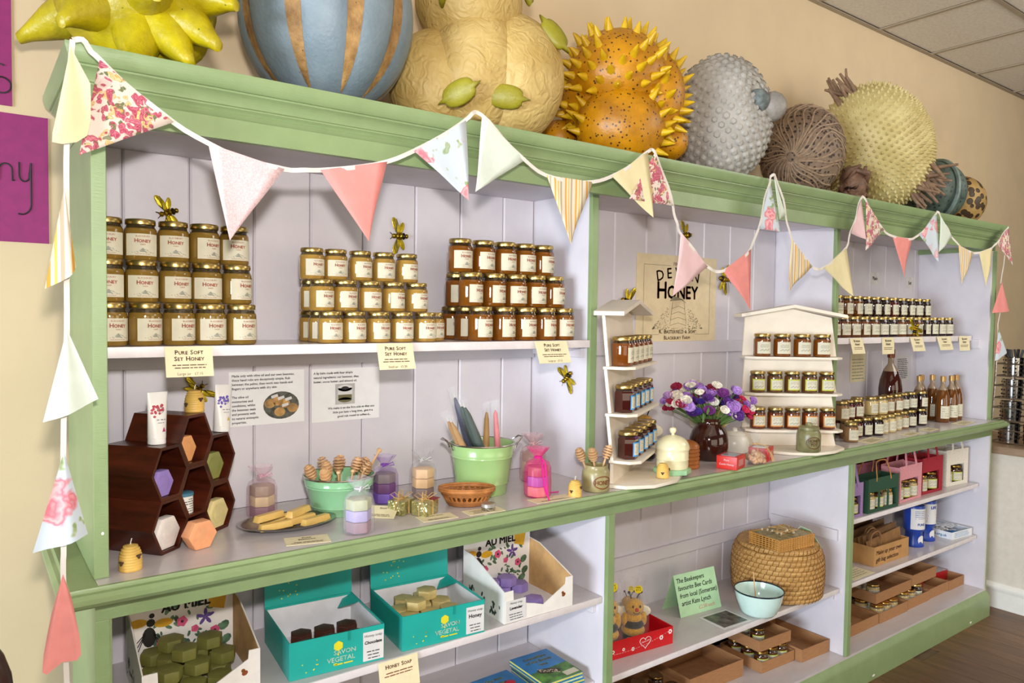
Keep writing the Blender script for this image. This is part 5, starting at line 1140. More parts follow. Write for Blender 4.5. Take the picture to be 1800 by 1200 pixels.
# small notices in the right-hand bay
for x, z, w_, h_, l, n_, mt in ((3.79, 1.385, .165, .16, 'cream handwritten notice at the back of the right-hand bay', 7, cardp), (4.31, 1.368, .165, .158, 'white typed list behind the tall spirit bottle', 11, white_p)):
    card('notice', l, 'notice', (x, YW-.0015, z), (1, 0, 0), (0, 0, 1), w_, h_, mt, [('lettering', dark_ink if n_ > 8 else grey_ink, lambda m: [tiny(m, w_*.1, w_*.9, h_*(.1+.8*q/n_), h_*.045, seed=q) for q in range(n_)])])
for x, z, s_, l in ((3.985, 1.948, 'Plain', 'small white price tag on the boards, left of two'), (4.405, 1.936, 'Set', 'small white price tag on the boards, right of two')):
    card('price_tag', l, 'card', (x, YW-.0015, z), (1, 0, 0), (0, 0, 1), .088, .068, M('d8d3ce', .6), [('lettering', grey_ink, lambda m: text(m, s_, .03, .044, .024, bold=.0006))])
# ---- price cards hooked over shelf edges, kicked out at the bottom
def hook(label, x0, zt, wd, ht, lean, skew, lines_, sm, y=.098, th=None, mat=cardp, col=brown_ink):
    uy = Vector((-skew, lean, 1)); L_ = uy.length; uyn = uy/L_; ux = Vector((1, 0, 0)); ux = (ux-uyn*ux.dot(uyn))
    o_ = Vector((x0, y-.0025, zt))-uyn*ht
    def dr(m):
        n = len(lines_); s_ = ht*.2
        for q, tx in enumerate(lines_): smallcaps(m, tx, min(s_, wd/len(tx)*1.25), wd/2, ht*(.74-.21*q), bold=ht*.004)
        for q in range(2): tiny(m, wd*.1, wd*.9, ht*(.74-.21*(n-1)-.16-.09*q), ht*.05, seed=q, centre=True)
        if sm: text(m, sm, ht*.12, wd/2, ht*.06)
    return card('price_card', label, 'card', o_, ux, uy, wd, ht, mat, [('lettering', col, dr)], 'cream price cards')
SS = ('Pure Soft', 'Set Honey')
hook('cream Pure Soft Set Honey card under the left jar stack', .133, ZS-.001, .108, .074, .25, 0, SS, 'Large jar   £7.15')
hook('cream Pure Soft Set Honey card under the middle jar stack', .684, ZS-.001, .114, .076, .3, 0, SS, 'Small jar   £5.20')
hook('cream Pure Soft Set Honey card under the amber jar stack', 1.25, ZS-.001, .136, .077, .4, 0, SS, 'Large jar   £7.15')
for k, (x, w_, ln, sk, l) in enumerate(((3.182, .115, .25, 0, 'furthest left'), (3.49, .12, .05, 0, 'second from left'), (3.781, .135, .28, 0, 'in the middle'), (4.087, .16, .3, 0, 'second from right'), (4.363, .135, .08, 0, 'furthest right'))):
    hook(f'small cream price card on the right-hand shelf edge, {l}', x, ZS-.009, w_, .085 if ln < .2 else .078, ln, sk, ('Blossom', 'Honey'), None)
hook('cream Honey Soap price card on the lower shelf edge', .655, .785, .122, .082, .22, 0, ('Honey Soap',), '£2.50', .017, col=M('7a3420', .6))
# ================================================================ brass bees
brass = M('9a7c1e', .25, .9, var=.2, scale=200); bwing = M('c2a820', .3, .6, var=.15, scale=150)
def bee_proto():
    t = thing('brass_bee', 'x', 'ornament')
    for z0, r_ in ((-.016, .006), (-.008, .0085), (.0, .0095), (.009, .008)):
        m = MB(); m.ball((0, z0, .007), (r_, .0052, r_*.8), 12, 8); m.build('body_ring', brass if r_ != .0085 else M('2a2210', .3, .6), t)
    m = MB(); m.ball((0, .019, .008), (.0065, .006, .006), 12, 8); m.build('head', brass, t)
    for s_ in (-1, 1):
        m = MB(); m.tube([(s_*.003, .023, .009), (s_*.008, .031, .011)], .0009, 4); m.build('antenna', M('2a2210', .4), t)
        m = MB(); m.ball((0, 0, 0), (.021, .0085, .0015), 14, 8, None, Matrix.Translation((s_*.026, .012, .006)) @ Matrix.Rotation(s_*.35, 4, 'Z')); m.build('wing', bwing, t, angle=180)
        m = MB(); m.ball((0, 0, 0), (.015, .0065, .0013), 14, 8, None, Matrix.Translation((s_*.02, -.004, .005)) @ Matrix.Rotation(-s_*.35, 4, 'Z')); m.build('wing', bwing, t, angle=180)
        m = MB()
        for k in range(3): m.tube([(s_*.008, .012, .0082), (s_*(.024+.006*k), .017-.004*k, .008), (s_*(.038+.002*k), .022-.006*k, .0072)], .0006, 4)
        m.build('wing_veins', M('2a2210', .4), t)
    return t
BE = bee_proto(); first = True
for x, z, ang, s_, l in ((.213, 2.018, 1.9, 1.15, 'brass bee on the boards above the left jar stack'), (.285, 1.515, -.6, 1.1, 'brass bee on the boards behind the cream tubes'), (.927, 2.003, 1.6, 1.35, 'brass bee on the boards between pennants and the amber stack'), (1.99, 1.806, -1.9, 1.6, 'brass bee on the boards left of the honey poster'), (2.626, 1.925, -1.7, 1.6, 'brass bee on the boards right of the honey poster'), (2.36, 2.11, 1.7, 1.5, 'brass bee on the boards above the honey poster')):
    mt = frame((x, YW-.001, z), (math.cos(ang), 0, math.sin(ang)), (-math.sin(ang), 0, math.cos(ang))) @ Matrix.Diagonal((s_, s_, s_, 1))
    if first: first = False; BE.matrix_world = mt; BE['label'] = l; BE['group'] = 'brass bees'
    else: dup(BE, None, 0, l, 'brass bees', mtx=mt)
dup(BE, None, 0, 'brass bee on the side of the middle partition', 'brass bees', mtx=frame((X1+.0012, .21, 1.526), (0, -math.cos(2.3), math.sin(2.3)), (0, math.sin(2.3), math.cos(2.3))) @ Matrix.Diagonal((1.3, 1.3, 1.3, 1)))
dup(BE, None, 0, 'brass bee perched against jars on the right-hand shelf', 'brass bees', mtx=frame((3.83, .103, 1.69), (.9, -.1, -.5), (.5, -.05, .9)) @ Matrix.Diagonal((1.5, 1.5, 1.5, 1)))
# ================================================================ things on the lower shelves
ZL = .7856
# ---- printed shapes helpers
def blob(m, cx, cy, r, z=.0008, n=10, sy=1, rot=0, fn=None, lob=0):
    v = []
    for k in range(n):
        a = 2*PI*k/n; q = r*(1+lob*math.cos(5*a)); x, y = q*math.cos(a), q*math.sin(a)*sy; x, y = x*math.cos(rot)-y*math.sin(rot), x*math.sin(rot)+y*math.cos(rot); v.append(fn(cx+x, cy+y) if fn else (cx+x, cy+y, z))
    m.add(v, [tuple(range(n))])
teal = M('22a397', .35, var=.03, scale=8); teal_in = M('e4e2e4', .6, var=.02); yel = M('d8cf28', .5, var=.02)
def tealbox(label, FL, rz, w_, d_, name, soaps):
    t = thing('soap_box', label, 'box', (FL[0], FL[1], ZL), rz); h_ = .1; th = .0025
    m = MB(); m.box(0, w_, 0, th, 0, h_); m.build('front_wall', teal, t, smooth=False)
    m = MB(); m.box(0, th, th, d_, 0, h_); m.build('side_wall', teal, t, smooth=False); m = MB(); m.box(w_-th, w_, th, d_, 0, h_); m.build('side_wall', teal, t, smooth=False)
    m = MB(); m.box(th, w_-th, th, d_, 0, th); m.build('floor_panel', teal_in, t, smooth=False); m = MB(); m.box(th, w_-th, d_-th, d_, th, h_); m.build('back_wall', teal, t, smooth=False)
    m = MB(); m.box(th*1.2, th*2, th*1.2, d_-th*1.2, th, h_-.006); m.build('lining', teal_in, t, smooth=False); m = MB(); m.box(w_-th*2, w_-th*1.2, th*1.2, d_-th*1.2, th, h_-.006); m.build('lining', teal_in, t, smooth=False)
    m = MB(); m.box(th, w_-th, d_-th*2.2, d_-th*1.2, th, h_-.006); m.build('lining', teal_in, t, smooth=False)
    m = MB(); m.add([(0, d_, h_), (w_, d_, h_), (w_, d_+.012, .285), (0, d_+.012, .285), (0, d_+.003, h_), (w_, d_+.003, h_), (w_, d_+.015, .285), (0, d_+.015, .285)], [(0, 1, 2, 3), (7, 6, 5, 4), (0, 4, 5, 1), (1, 5, 6, 2), (2, 6, 7, 3), (3, 7, 4, 0)]); m.build('lid', teal, t, smooth=False)
    m = MB(); m.add([(w_, d_-.004, h_), (w_, d_-.075, h_-.004), (w_-.055, d_-.03, h_-.03), (w_-.03, d_-.004, h_-.012)], [(0, 1, 2, 3)]); m.add([(w_, d_-.004, h_-.001), (w_, d_-.075, h_-.005), (w_-.055, d_-.03, h_-.031), (w_-.03, d_-.004, h_-.013)], [(3, 2, 1, 0)]); m.build('corner_flap', teal, t, smooth=False)
    rr = random.Random(3); lidf = lambda x, z: (x, d_-.0008+.012*(z-h_)/.185, z)
    m = MB()
    for k in range(26): blob(m, .045+.05*rr.random()+.02*math.sin(k), .115+.12*rr.random(), .0022, fn=lidf, n=6)
    blob(m, w_*.52, .25, .008, fn=lidf, n=8, lob=.3); tiny(m, w_*.56, w_*.85, .248, .007, fn=lidf)
    F = lambda x, z: (x, -.0008, z)
    for k in range(9): blob(m, .03+.05*rr.random(), .012+.03*rr.random(), .0018, fn=F, n=6)
    blob(m, w_*.5, .066, .014, fn=F, n=6, rot=.5); m.add([F(w_*.5-.002, .04), F(w_*.5+.002, .04), F(w_*.5+.001, .055), F(w_*.5-.001, .055)], [(0, 1, 2, 3)]); tiny(m, w_*.46, w_*.66, .014, .006, fn=F); blob(m, w_*.47, .017, .005, fn=F, n=7, lob=.3)
    m.build('printed_gold', yel, t, smooth=False)
    m = MB(); text(m, 'SAVON', .017, w_*.57, .043, fn=F, bold=.0003, sx=1.1); text(m, 'VEGETAL', .018, w_*.53, .024, fn=F, bold=.0003, sx=1.05); m.build('printed_name', M('d8ecd8', .5), t, smooth=False)
    m = MB(); m.box(w_*.765, w_*.99, -.0018, -.0006, .006, .086); lb = m.build('sticker', white_p, t, smooth=False)
    m = MB(); F2 = lambda x, z: (x, -.0024, z); text(m, 'Honey soap', .0105, w_*.875, .072, fn=F2); text(m, name, .0165*min(1, 6.5/len(name)), w_*.875, .053, fn=F2, bold=.0005)
    for k in range(3): tiny(m, w_*.8, w_*.96, .012+.009*k, .004, fn=F2, seed=k, centre=True)
    m.build('sticker_lettering', ink, lb, smooth=False)
    m = MB(); m.box(w_*.6, w_*.628, -.0012, -.0004, .075, .0995); m.build('tape_tab', M('178a80', .3), t, smooth=False)
    return t
T1 = tealbox('teal soap box with chocolate label and raised lid', (.4207, .055), -.09, .262, .27, 'Chocolate', 0); T2 = tealbox('teal soap box with honey label and raised lid', (.7426, .04), -.088, .268, .25, 'Honey', 9)
def inbox(t, x, y, z): return t.matrix_basis @ Vector((x, y, z))
for k, (x, y, z) in enumerate([(.045, .06, .0895), (.11, .06, .0895), (.175, .06, .0895), (.045, .122, .0895), (.11, .125, .0895), (.175, .125, .0895), (.08, .19, .0895), (.145, .19, .0895), (.077, .092, .1165), (.142, .155, .1165)]):
    hexsoap('soap_bar', f'honey coloured soap in the second teal box, {["front left", "front centre", "front right", "middle left", "centre", "middle right", "rear left", "rear right", "topmost at the front", "topmost at the rear"][k]}', 'cdb878', inbox(T2, x+.005, y, z-.026-.012), .2, .033, .026, flat=True, group='honey soaps in the teal box')
for k, (x, y) in enumerate([(.06, .05), (.125, .05), (.19, .05), (.06, .12), (.125, .12), (.19, .12)]):
    hexsoap('soap_bar', f'dark chocolate soap in the first teal box, {["front left", "front centre", "front right", "rear left", "rear centre", "rear right"][k]}', '4a2418', inbox(T1, x+.005, y, .0435), .2, .032, .028, flat=True, group='chocolate soaps in the teal box')
wht = M('e9e4dd', .55, var=.02, scale=18); kraft_in = M('c39a64', .7, var=.06, scale=20)
def mielbox(label, FL, rz, w_, d_, name, dn):
    t = thing('soap_box', label, 'box', (FL[0], FL[1], ZL), rz); h_ = .1; th = .003
    def plate(m, poly, ax, v0, v1):
        if ax == 'y': m.prism([(x, z) for x, z in poly], -v1, -v0, Matrix.Rotation(PI/2, 4, 'X'))
        else: m.prism(poly, v0, v1, Matrix(((0, 0, 1, 0), (1, 0, 0, 0), (0, 1, 0, 0), (0, 0, 0, 1))))
    m = MB(); plate(m, [(0, 0), (w_, 0), (w_, h_), (w_-.028, h_), (w_-.03, h_*.78), (w_*.56, h_*.3), (w_*.42, h_*.42), (w_*.3, h_*.5), (.036, h_*.55), (.034, h_), (0, h_)], 'y', 0, th); m.build('front_wall', wht, t, smooth=False)
    for x0, mt in ((0, wht), (w_-th, wht)):
        m = MB(); plate(m, [(th, 0), (d_, 0), (d_, .17), (d_*.75, .165), (d_*.4, .135), (th, h_)], 'x', x0, x0+th); m.build('side_wall', mt, t, smooth=False)
        m = MB(); xi = th+.0003 if x0 == 0 else w_-th-.0009; plate(m, [(th*1.5, th), (d_-th, th), (d_-th, .168), (d_*.75, .163), (d_*.4, .133), (th*1.5, h_-.001)], 'x', xi, xi+.0006); m.build('side_lining', kraft_in, t, smooth=False)
    m = MB(); m.box(th, w_-th, th, d_, 0, th); m.build('floor_panel', teal_in, t, smooth=False)
    m = MB(); m.box(0, w_, d_, d_+th, 0, .283); bk = m.build('back_wall', wht, t, smooth=False)
    F = lambda x, z: (x, d_-.0007, max(z-dn, .004)); rr = random.Random(9)
    m = MB(); F3 = lambda x, z: (x, d_-.001, max(z-dn, .004)); text(m, 'AU MIEL', .034, w_*.54, .25, fn=F3, bold=.0014, sx=1.0)
    # printed bee
    blob(m, w_*.2, .19, .017, fn=F3, sy=1.6, n=14); blob(m, w_*.215, .228, .011, fn=F3, n=10); blob(m, w_*.225, .247, .007, fn=F3, n=10)
    for a in (-.6, -.2, .2): [m.add([F3(w_*.2+s_*.008, .2), F3(w_*.2+s_*.01, .203), F3(w_*.2+s_*(.03+.004*a), .175+a*.03), F3(w_*.2+s_*(.028+.004*a), .174+a*.03)], [(0, 1, 2, 3)]) for s_ in (-1, 1)]
    m.build('printed_bee_and_title', M('1c1814', .5), bk, smooth=False)
    m = MB()
    for x, z, r_ in ((w_*.1, .232, .024), (w_*.33, .222, .024)): blob(m, x, z, r_, fn=F, sy=.5, n=12)
    m.add([F(w_*.75, .24), F(w_*.9, .228), F(w_*.93, .275), F(w_*.75, .28)], [(0, 1, 2, 3)]); m.build('printed_yellow', M('d9a41c', .5), bk, smooth=False)
    m = MB()
    for x, z, r_ in ((.5, .215, .014), (.31, .17, .013), (.18, .13, .014), (.81, .172, .013), (.62, .188, .01)): blob(m, w_*x, z, r_, fn=F, n=15, lob=.12)
    m.build('printed_pink_flowers', M('d2547c', .5, var=.12, scale=80), bk, smooth=False)
    m = MB()
    for x, z, r_ in ((.72, .215, .024), (.36, .125, .018), (.23, .09, .017), (.74, .1, .018), (.66, .09, .014)):
        for q in range(5): a = q*1.257+.3; blob(m, w_*x+r_*.55*math.cos(a), z+r_*.55*math.sin(a), r_*.5, fn=F, sy=.42, rot=a, n=8)
    m.build('printed_violets', M('5c3f86', .5, var=.12, scale=80), bk, smooth=False)
    m = MB()
    for k in range(80): x = w_*rr.uniform(.25, .92); z = .06+.13*rr.random()**1.7; blob(m, x, z, rr.uniform(.006, .013), fn=lambda a, b_: (a, d_-.0004, max(b_-.03, .004)), sy=.45, rot=rr.uniform(-1, 2.5), n=7)
    for x, z in ((.9, .18), (.92, .14), (.88, .115)): blob(m, w_*x, z, .016, fn=F, sy=.75, rot=.7, n=9)
    m.build('printed_leaves', M('4f6e54', .5, var=.25, scale=60), bk, smooth=False)
    m = MB()
    for x, z, r_ in ((.5, .215, .004), (.31, .17, .0036), (.18, .13, .004), (.81, .172, .0036)): blob(m, w_*x, z, r_, fn=F3, n=8)
    m.build('printed_flower_eyes', M('2a1420', .5), bk, smooth=False)
    m = MB(); Fs = lambda y, z: (-.0008, y, z)
    for k in range(22): blob(m, d_*rr.uniform(.1, .9), .01+.05*rr.random(), rr.uniform(.006, .012), fn=Fs, sy=.5, rot=rr.uniform(0, 3), n=8)
    m.build('printed_side_leaves', M('3c4a44', .5, var=.25, scale=60), t, smooth=False)
    m = MB(); Ff = lambda x, z: (x, -.0008, z); blob(m, w_*.86, .045, .008, fn=Ff, sy=.8, rot=.4); blob(m, w_*.845, .052, .005, fn=Ff); m.build('printed_small_bee', M('8a4a1c', .5), t, smooth=False)
    if name:
        m = MB(); m.box(.006, .082, -.0016, -.0006, .004, .07); lb = m.build('sticker', white_p, t, smooth=False)
        m = MB(); F2 = lambda x, z: (x, -.0022, z); text(m, 'Honey soap', .0098, .044, .058, fn=F2); text(m, name, .0155*min(1, 6.8/len(name)), .044, .041, fn=F2, bold=.0005)
        for k in range(3): tiny(m, .016, .072, .009+.008*k, .0035, fn=F2, seed=k, centre=True)
        m.build('sticker_lettering', ink, lb, smooth=False)
    return t
B1_ = mielbox('white floral soap box of olive soaps at the bottom left', (.078, .085), -.03, .275, .255, None, .104); B2_ = mielbox('white floral soap box with lavender label by the partition', (1.0895, .025), -.02, .276, .24, 'Lavender', .084)
pos = [(.06, .06, .004), (.125, .055, .004), (.19, .06, .004), (.06, .12, .004), (.13, .12, .004), (.2, .125, .004), (.06, .19, .004), (.13, .19, .004), (.2, .19, .004), (.075, .09, .034), (.145, .1, .034), (.215, .13, .034), (.09, .165, .034), (.16, .18, .034), (.06, .215, .034), (.2, .215, .034), (.12, .13, .064), (.19, .17, .064), (.1, .205, .064)]
nm = ['front left, lowest layer', 'front centre, lowest layer', 'front right, lowest layer', 'middle left, lowest layer', 'centre, lowest layer', 'middle right, lowest layer', 'rear left, lowest layer', 'rear centre, lowest layer', 'rear right, lowest layer', 'front left, second layer', 'front centre, second layer', 'right, second layer', 'centre left, second layer', 'centre right, second layer', 'rear left, second layer', 'rear right, second layer', 'topmost at the front', 'topmost at the right', 'topmost at the rear']
for (x, y, z), l in zip(pos, nm): hexsoap('soap_bar', f'olive soap in the floral box, {l}', '77763a', inbox(B1_, x, y, z), random.uniform(-.2, .3), .034, .029, flat=True, group='olive soaps in the floral box')
for (x, y, z), l in zip([(.06, .205, .004), (.13, .2, .004), (.2, .2, .004), (.06, .14, .004), (.08, .2, .034), (.15, .2, .034), (.1, .05, .004), (.16, .06, .004)], ['left', 'centre', 'right', 'rear left', 'upper left', 'upper right', 'front left', 'front right']): hexsoap('soap_bar', f'lavender soap in the box by the partition, {l}', '9a86cc', inbox(B2_, x, y, z), random.uniform(-.2, .3), .034, .029, flat=True, group='lavender soaps in the floral box')
# ---- books under the boxes
def book(label, p, rz, w_, d_, th, top, spine, title, extra=None, group=None):
    t = thing('booklet', label, 'book', p, rz, group); m = MB(); m.box(0, w_, 0, d_, 0, .0012); m.box(0, w_, 0, d_, th-.0012, th); m.build('cover', top, t, smooth=False)
    m = MB(); m.box(.0015, w_-.001, .001, d_-.001, .0013, th-.0013); m.build('pages', spine, t, smooth=False)
    if title:
        m = MB()
        for q, s_ in enumerate(title): text(m, s_, d_*.1, w_*.5, d_*(.8-.13*q), z=th+.0006, bold=.0006, slant=.1)
        m.build('title', M('d8cf6a', .5), t, smooth=False)
    if extra: extra(t, w_, d_, th)
    return t
def moth(t, w_, d_, th):
    m = MB(); m.add([(0, 0, th+.0003), (w_, 0, th+.0003), (w_, d_*.45, th+.0003), (0, d_*.38, th+.0003)], [(0, 1, 2, 3)]); m.build('printed_grass', M('4f7d2e', .5, var=.3, scale=25), t, smooth=False)
    m = MB(); blob(m, w_*.42, d_*.33, w_*.26, th+.0006, 20, .42, -.35); m.build('printed_moth', M('3a3024', .6, var=.5, scale=150), t, smooth=False)
    rr = random.Random(5); m = MB()
    for k in range(40): a = rr.uniform(-.85, .85); blob(m, w_*(.42+.2*a), d_*(.33-.1*a+.05*rr.uniform(-1, 1)), .003, th+.0009, 6)
    m.build('printed_spots', M('d8c8a8', .6), t, smooth=False)
    m = MB(); m.add([(w_*.62, d_*.04, th+.0007), (w_*.97, d_*.06, th+.0007), (w_*.96, d_*.2, th+.0007), (w_*.61, d_*.18, th+.0007)], [(0, 1, 2, 3)]); m.build('price_sticker', paper, t, smooth=False)
bl_ = M('1f78b4', .35, var=.12, scale=9); ylw = M('d8d060', .6); ZB = .4786
for k in range(4): book(f'stapled wildlife guide, {["bottom", "second", "third", "top"][k]} of the pile by the partition', (1.29+.004*(k % 2), .06+.003*k, ZB+.0098*k), -.06+.01*k, .165, .21, .0095, bl_, ylw if k % 2 else M('c8d8a0', .6), ('Caterpillars', 'of the British', 'Isles') if k == 3 else None, moth if k == 3 else None, 'stapled wildlife guides')
def rose(t, w_, d_, th):
    m = MB(); blob(m, w_*.72, d_*.62, w_*.13, th+.0006, 14, .8); blob(m, w_*.55, d_*.5, w_*.1, th+.0006, 12, .8); m.build('printed_rose', M('b8142c', .5), t, smooth=False)
for k in range(3): book(f'blue nature booklet, {["bottom", "middle", "top"][k]} of the pile left of the guides', (1.095+.003*k, .03, ZB+.0098*k), .02, .165, .21, .0095, bl_, ylw, ('The Bee', 'Garden') if k == 2 else None, rose if k == 2 else None, 'blue nature booklets')
t = book('yellow booklet lying furthest left on the bottom shelf', (.92, .05, ZB), .05, .15, .2, .01, M('d6b83a', .5), ylw, None)
# ================================================================ middle lower bay
ZM = .4786
red = M('c8101a', .35, var=.03)
def tray(label, p, rz, w_, d_, h_, mat, name='tray', th=.003, group=None, extra=None):
    t = thing(name, label, 'tray', p, rz, group)
    for nm_, a in (('front_wall', (0, w_, 0, th, 0, h_)), ('back_wall', (0, w_, d_-th, d_, 0, h_)), ('side_wall', (0, th, th, d_-th, 0, h_)), ('side_wall', (w_-th, w_, th, d_-th, 0, h_)), ('bottom', (th, w_-th, th, d_-th, 0, th))):
        m = MB(); m.box(*a); m.build(nm_, mat, t, smooth=False)
    return t
t = tray('red cardboard tray printed with a white heart and daisies', (1.61, .128, ZM), -.10, .345, .235, .068, red, 'red_tray')
m = MB(); F = lambda x, z: (x, -.0008, z)
hp = [(.0 + .02*1.05*math.sin(a)**3*1.3, .0015*(13*math.cos(a)-5*math.cos(2*a)-2*math.cos(3*a)-math.cos(4*a))) for a in [2*PI*k/30 for k in range(30)]]
m.tube([(.205+x, -.001, .036+z) for x, z in hp], .0011, 5, True)
text(m, 'I love you', .0105, .205, .036, fn=F, slant=.25, rot=.15)
for x, z, s_ in ((.285, .036, 1), (.33, .05, 1), (.145, .022, .8), (.1, .03, .7), (.05, .03, .8)):
    for q in range(6): a = q*PI/3; blob(m, x+.0065*s_*math.cos(a), z+.0065*s_*math.sin(a), .0035*s_, fn=F, n=7)
for k in range(22): x = .04+.013*k; z = .018+.00028*(k-4)**2*.4; m.add([F(x, z), F(x+.008, z+.0008), F(x+.008, z+.0016), F(x, z+.0008)], [(0, 1, 2, 3)])
m.build('printed_heart_and_daisies', M('f0e8e4', .5), t, smooth=False)
tw = t.matrix_basis
plush('plush bee in a bag, nearest the post in the red tray', tw @ Vector((.085, .092, .0036)), -.35, .95, True, 'bagged plush bees', True, .05); plush('plush bee in a bag, front right in the red tray', tw @ Vector((.215, .085, .0036)), -.5, .84, True, 'bagged plush bees', True, .05)
plush('plush bee in a bag, at the back of the red tray', tw @ Vector((.15, .186, .0036)), -.3, .6, True, 'bagged plush bees', True); plush('plush bee in a bag, back right corner of the red tray', tw @ Vector((.27, .178, .0036)), -.6, .66, True, 'bagged plush bees', True)
# folded green card
t = thing('tent_card', 'folded mint green card with handwriting about bee cards', 'card', (2.165, .235, ZM), -.08); gc = M('b4dcae', .7, var=.02)
wd_, up_, lean_ = .245, .165, .05
fr_ = frame((0, 0, .0), (1, 0, 0), (0, lean_, up_)); L_ = math.hypot(lean_, up_)
m = MB(); m.box(0, wd_, 0, L_, -.0012, 0, fr_ @ Matrix.Identity(4)); m.build('front_leaf', gc, t, smooth=False)
fb = frame((0, 2*lean_+.012, .0), (1, 0, 0), (0, -lean_-.01, up_)); m = MB(); m.box(0, wd_, 0, L_, 0, .0012, fb); m.build('back_leaf', gc, t, smooth=False)
m = MB(); G = lambda x, y: tuple(fr_ @ Vector((x, y, .0008)))
for q, s_ in enumerate(('The Beekeepers', 'favourite Bee Cards', 'from local (Somerset)', 'artist Kate Lynch')): text(m, s_, .0272, .01+.003*q, .137-.031*q, align='LEFT', fn=G, bold=.0003, slant=.12, sx=.92)
m.build('handwriting', ink, t, smooth=False)
m = MB(); text(m, '£2.50 each', .022, .16, .016, fn=G, slant=.12); m.build('handwritten_price', M('d08a80', .6), t, smooth=False)
t = card('photo_card', 'white bordered greetings card with dark photo lying on the shelf', 'card', (2.222, .055, ZM+.0016), (1, -.06, 0), (.0, 1, 0), .168, .14, white_p, [('photo', NT('x').fin('3c3a34') if False else M('4a463e', .3, var=.55, scale=28), lambda m: m.add([(.012, .012, .0006), (.156, .012, .0006), (.156, .128, .0006), (.012, .128, .0006)], [(0, 1, 2, 3)]))])
# enamel bowl with stick
t = thing('enamel_bowl', 'pale aqua enamel bowl with a navy rim', 'bowl', (2.487, .082, ZM)); en = M('cfeae2', .12, var=.01, coat=.4)
b = MB(); b.lathe([(0, .002), (.05, .001), (.066, 0), (.076, .012), (.094, .06), (.103, .1), (.101, .1005), (.092, .06), (.073, .015), (.06, .006), (0, .006)], 44); b.build('body', en, t, angle=60); b = MB(); b.tube([(.1025*math.cos(a), .1025*math.sin(a), .101) for a in [2*PI*k/44 for k in range(44)]], .0032, 7, True); b.build('rim', M('1c2230', .2), t)
t = thing('wooden_stick', 'thin pale wooden stick standing in the enamel bowl', 'stick', (2.5, .1, ZM+.0065)); b = MB(); b.tube([(0, 0, .001), (.012, .02, .075), (.022, .038, .15)], .0024, 6); b.build('stick', dw, t)
# straw skep: coiled rope with stitches
t = thing('straw_skep', 'coiled straw bee skep basket in the corner', 'basket', (2.79, .198, ZM)); stw = NT('straw'); v = stw.coord('Object', (9, 9, 60)); stm = stw.fin(stw.ramp(stw.noise(v, 3, 5), [(.25, '96703a'), (.5, 'b98c4e'), (.75, 'd4ac6c')]), .65)
prof = []
for k in range(11): z_ = .0145+.021*k; r_ = .2*(1+.03*math.sin(PI*k/9))*(1 if k < 8 else math.sqrt(max(.1, 1-((k-7.2)/6.8)**2))); prof.append((r_, z_))
for r_, z_ in prof:
    m = MB(); n = 64; rr = random.Random(int(z_*1e4)); m.tube([((r_-.011)*math.cos(2*PI*k/n)+.0015*rr.uniform(-1, 1), (r_-.011)*math.sin(2*PI*k/n), z_+.0012*rr.uniform(-1, 1)) for k in range(n)], .0122, 8, True); m.build('straw_coil', stm, t)
m = MB()
for k, (r_, z_) in enumerate(prof):
    for q in range(52):
        a = 2*PI*(q+.5*(k % 2))/52; c_, s_ = math.cos(a), math.sin(a); c2, s2 = math.cos(a+.035), math.sin(a+.035)
        m.tube([((r_-.004)*c_, (r_-.004)*s_, z_-.0115), ((r_+.0022)*math.cos(a+.012), (r_+.0022)*math.sin(a+.012), z_), ((r_-.004)*c2, (r_-.004)*s2, z_+.0115)], .0016, 4, False, False)
st_ = m.build('cane_stitching', M('7d5526', .6, var=.15), t); st_['kind'] = 'stuff'
m = MB(); m.lathe([(0, .2385), (.15, .2395), (.172, .236), (.172, .228), (0, .228)], 40); m.build('flat_top', stm, t)
# wicker box with tag on the skep
t = thing('wicker_box', 'shallow square wicker box with twine and dried flowers on the skep', 'box', (2.728, .138, ZM+.2405), -.1); wb = wood('a8762e', 'd09c50', (60, 6, 8), .5)
m = MB(); a_, b_ = .112, .082
for k in range(6): z_ = .005+.0092*k; m.tube([(-a_, -b_, z_), (a_, -b_, z_), (a_, b_, z_), (-a_, b_, z_)], .0049, 6, True)
m.build('woven_sides', wb, t)
m = MB()
for k in range(15): x = -a_+2*a_*k/14; [m.tube([(x, y, 0), (x, y, .055)], .0035, 5) for y in (-b_-.0028, b_+.0028)]
for k in range(10): y = -b_+2*b_*k/9; [m.tube([(x, y, 0), (x, y, .055)], .0035, 5) for x in (-a_-.0028, a_+.0028)]
m.build('upright_canes', wood('8f5f22', 'b98440', (8, 8, 60), .5), t)
m = MB(); m.box(-a_, a_, -b_, b_, .049, .053); m.build('lid_panel', M('9a8a5c', .5, var=.2, scale=40), t, smooth=False)
m = MB(); rr = random.Random(4)
for k in range(9):
    p = [Vector((rr.uniform(-.07, .07), rr.uniform(-.05, .05), .057+.02*rr.random())) for _ in range(4)]; m.tube(smooth_path([tuple(q) for q in p], 4), .0016, 5)
m.build('twine', raf, t)
m = MB()
for k in range(10): m.ball((rr.uniform(-.08, .08), rr.uniform(-.06, .06), .06+.012*rr.random()), .006, 7, 5, lambda d: 1+.3*noise.noise(d*4))
m.build('dried_flowers', M('b8a888', .7, var=.25, scale=60), t)
m = MB(); m.tube(smooth_path([(a_, .0, .056), (a_+.015, -.005, .064), (a_+.03, -.012, .058)], 4), .0012, 5); m.build('tag_string', white_p, t)
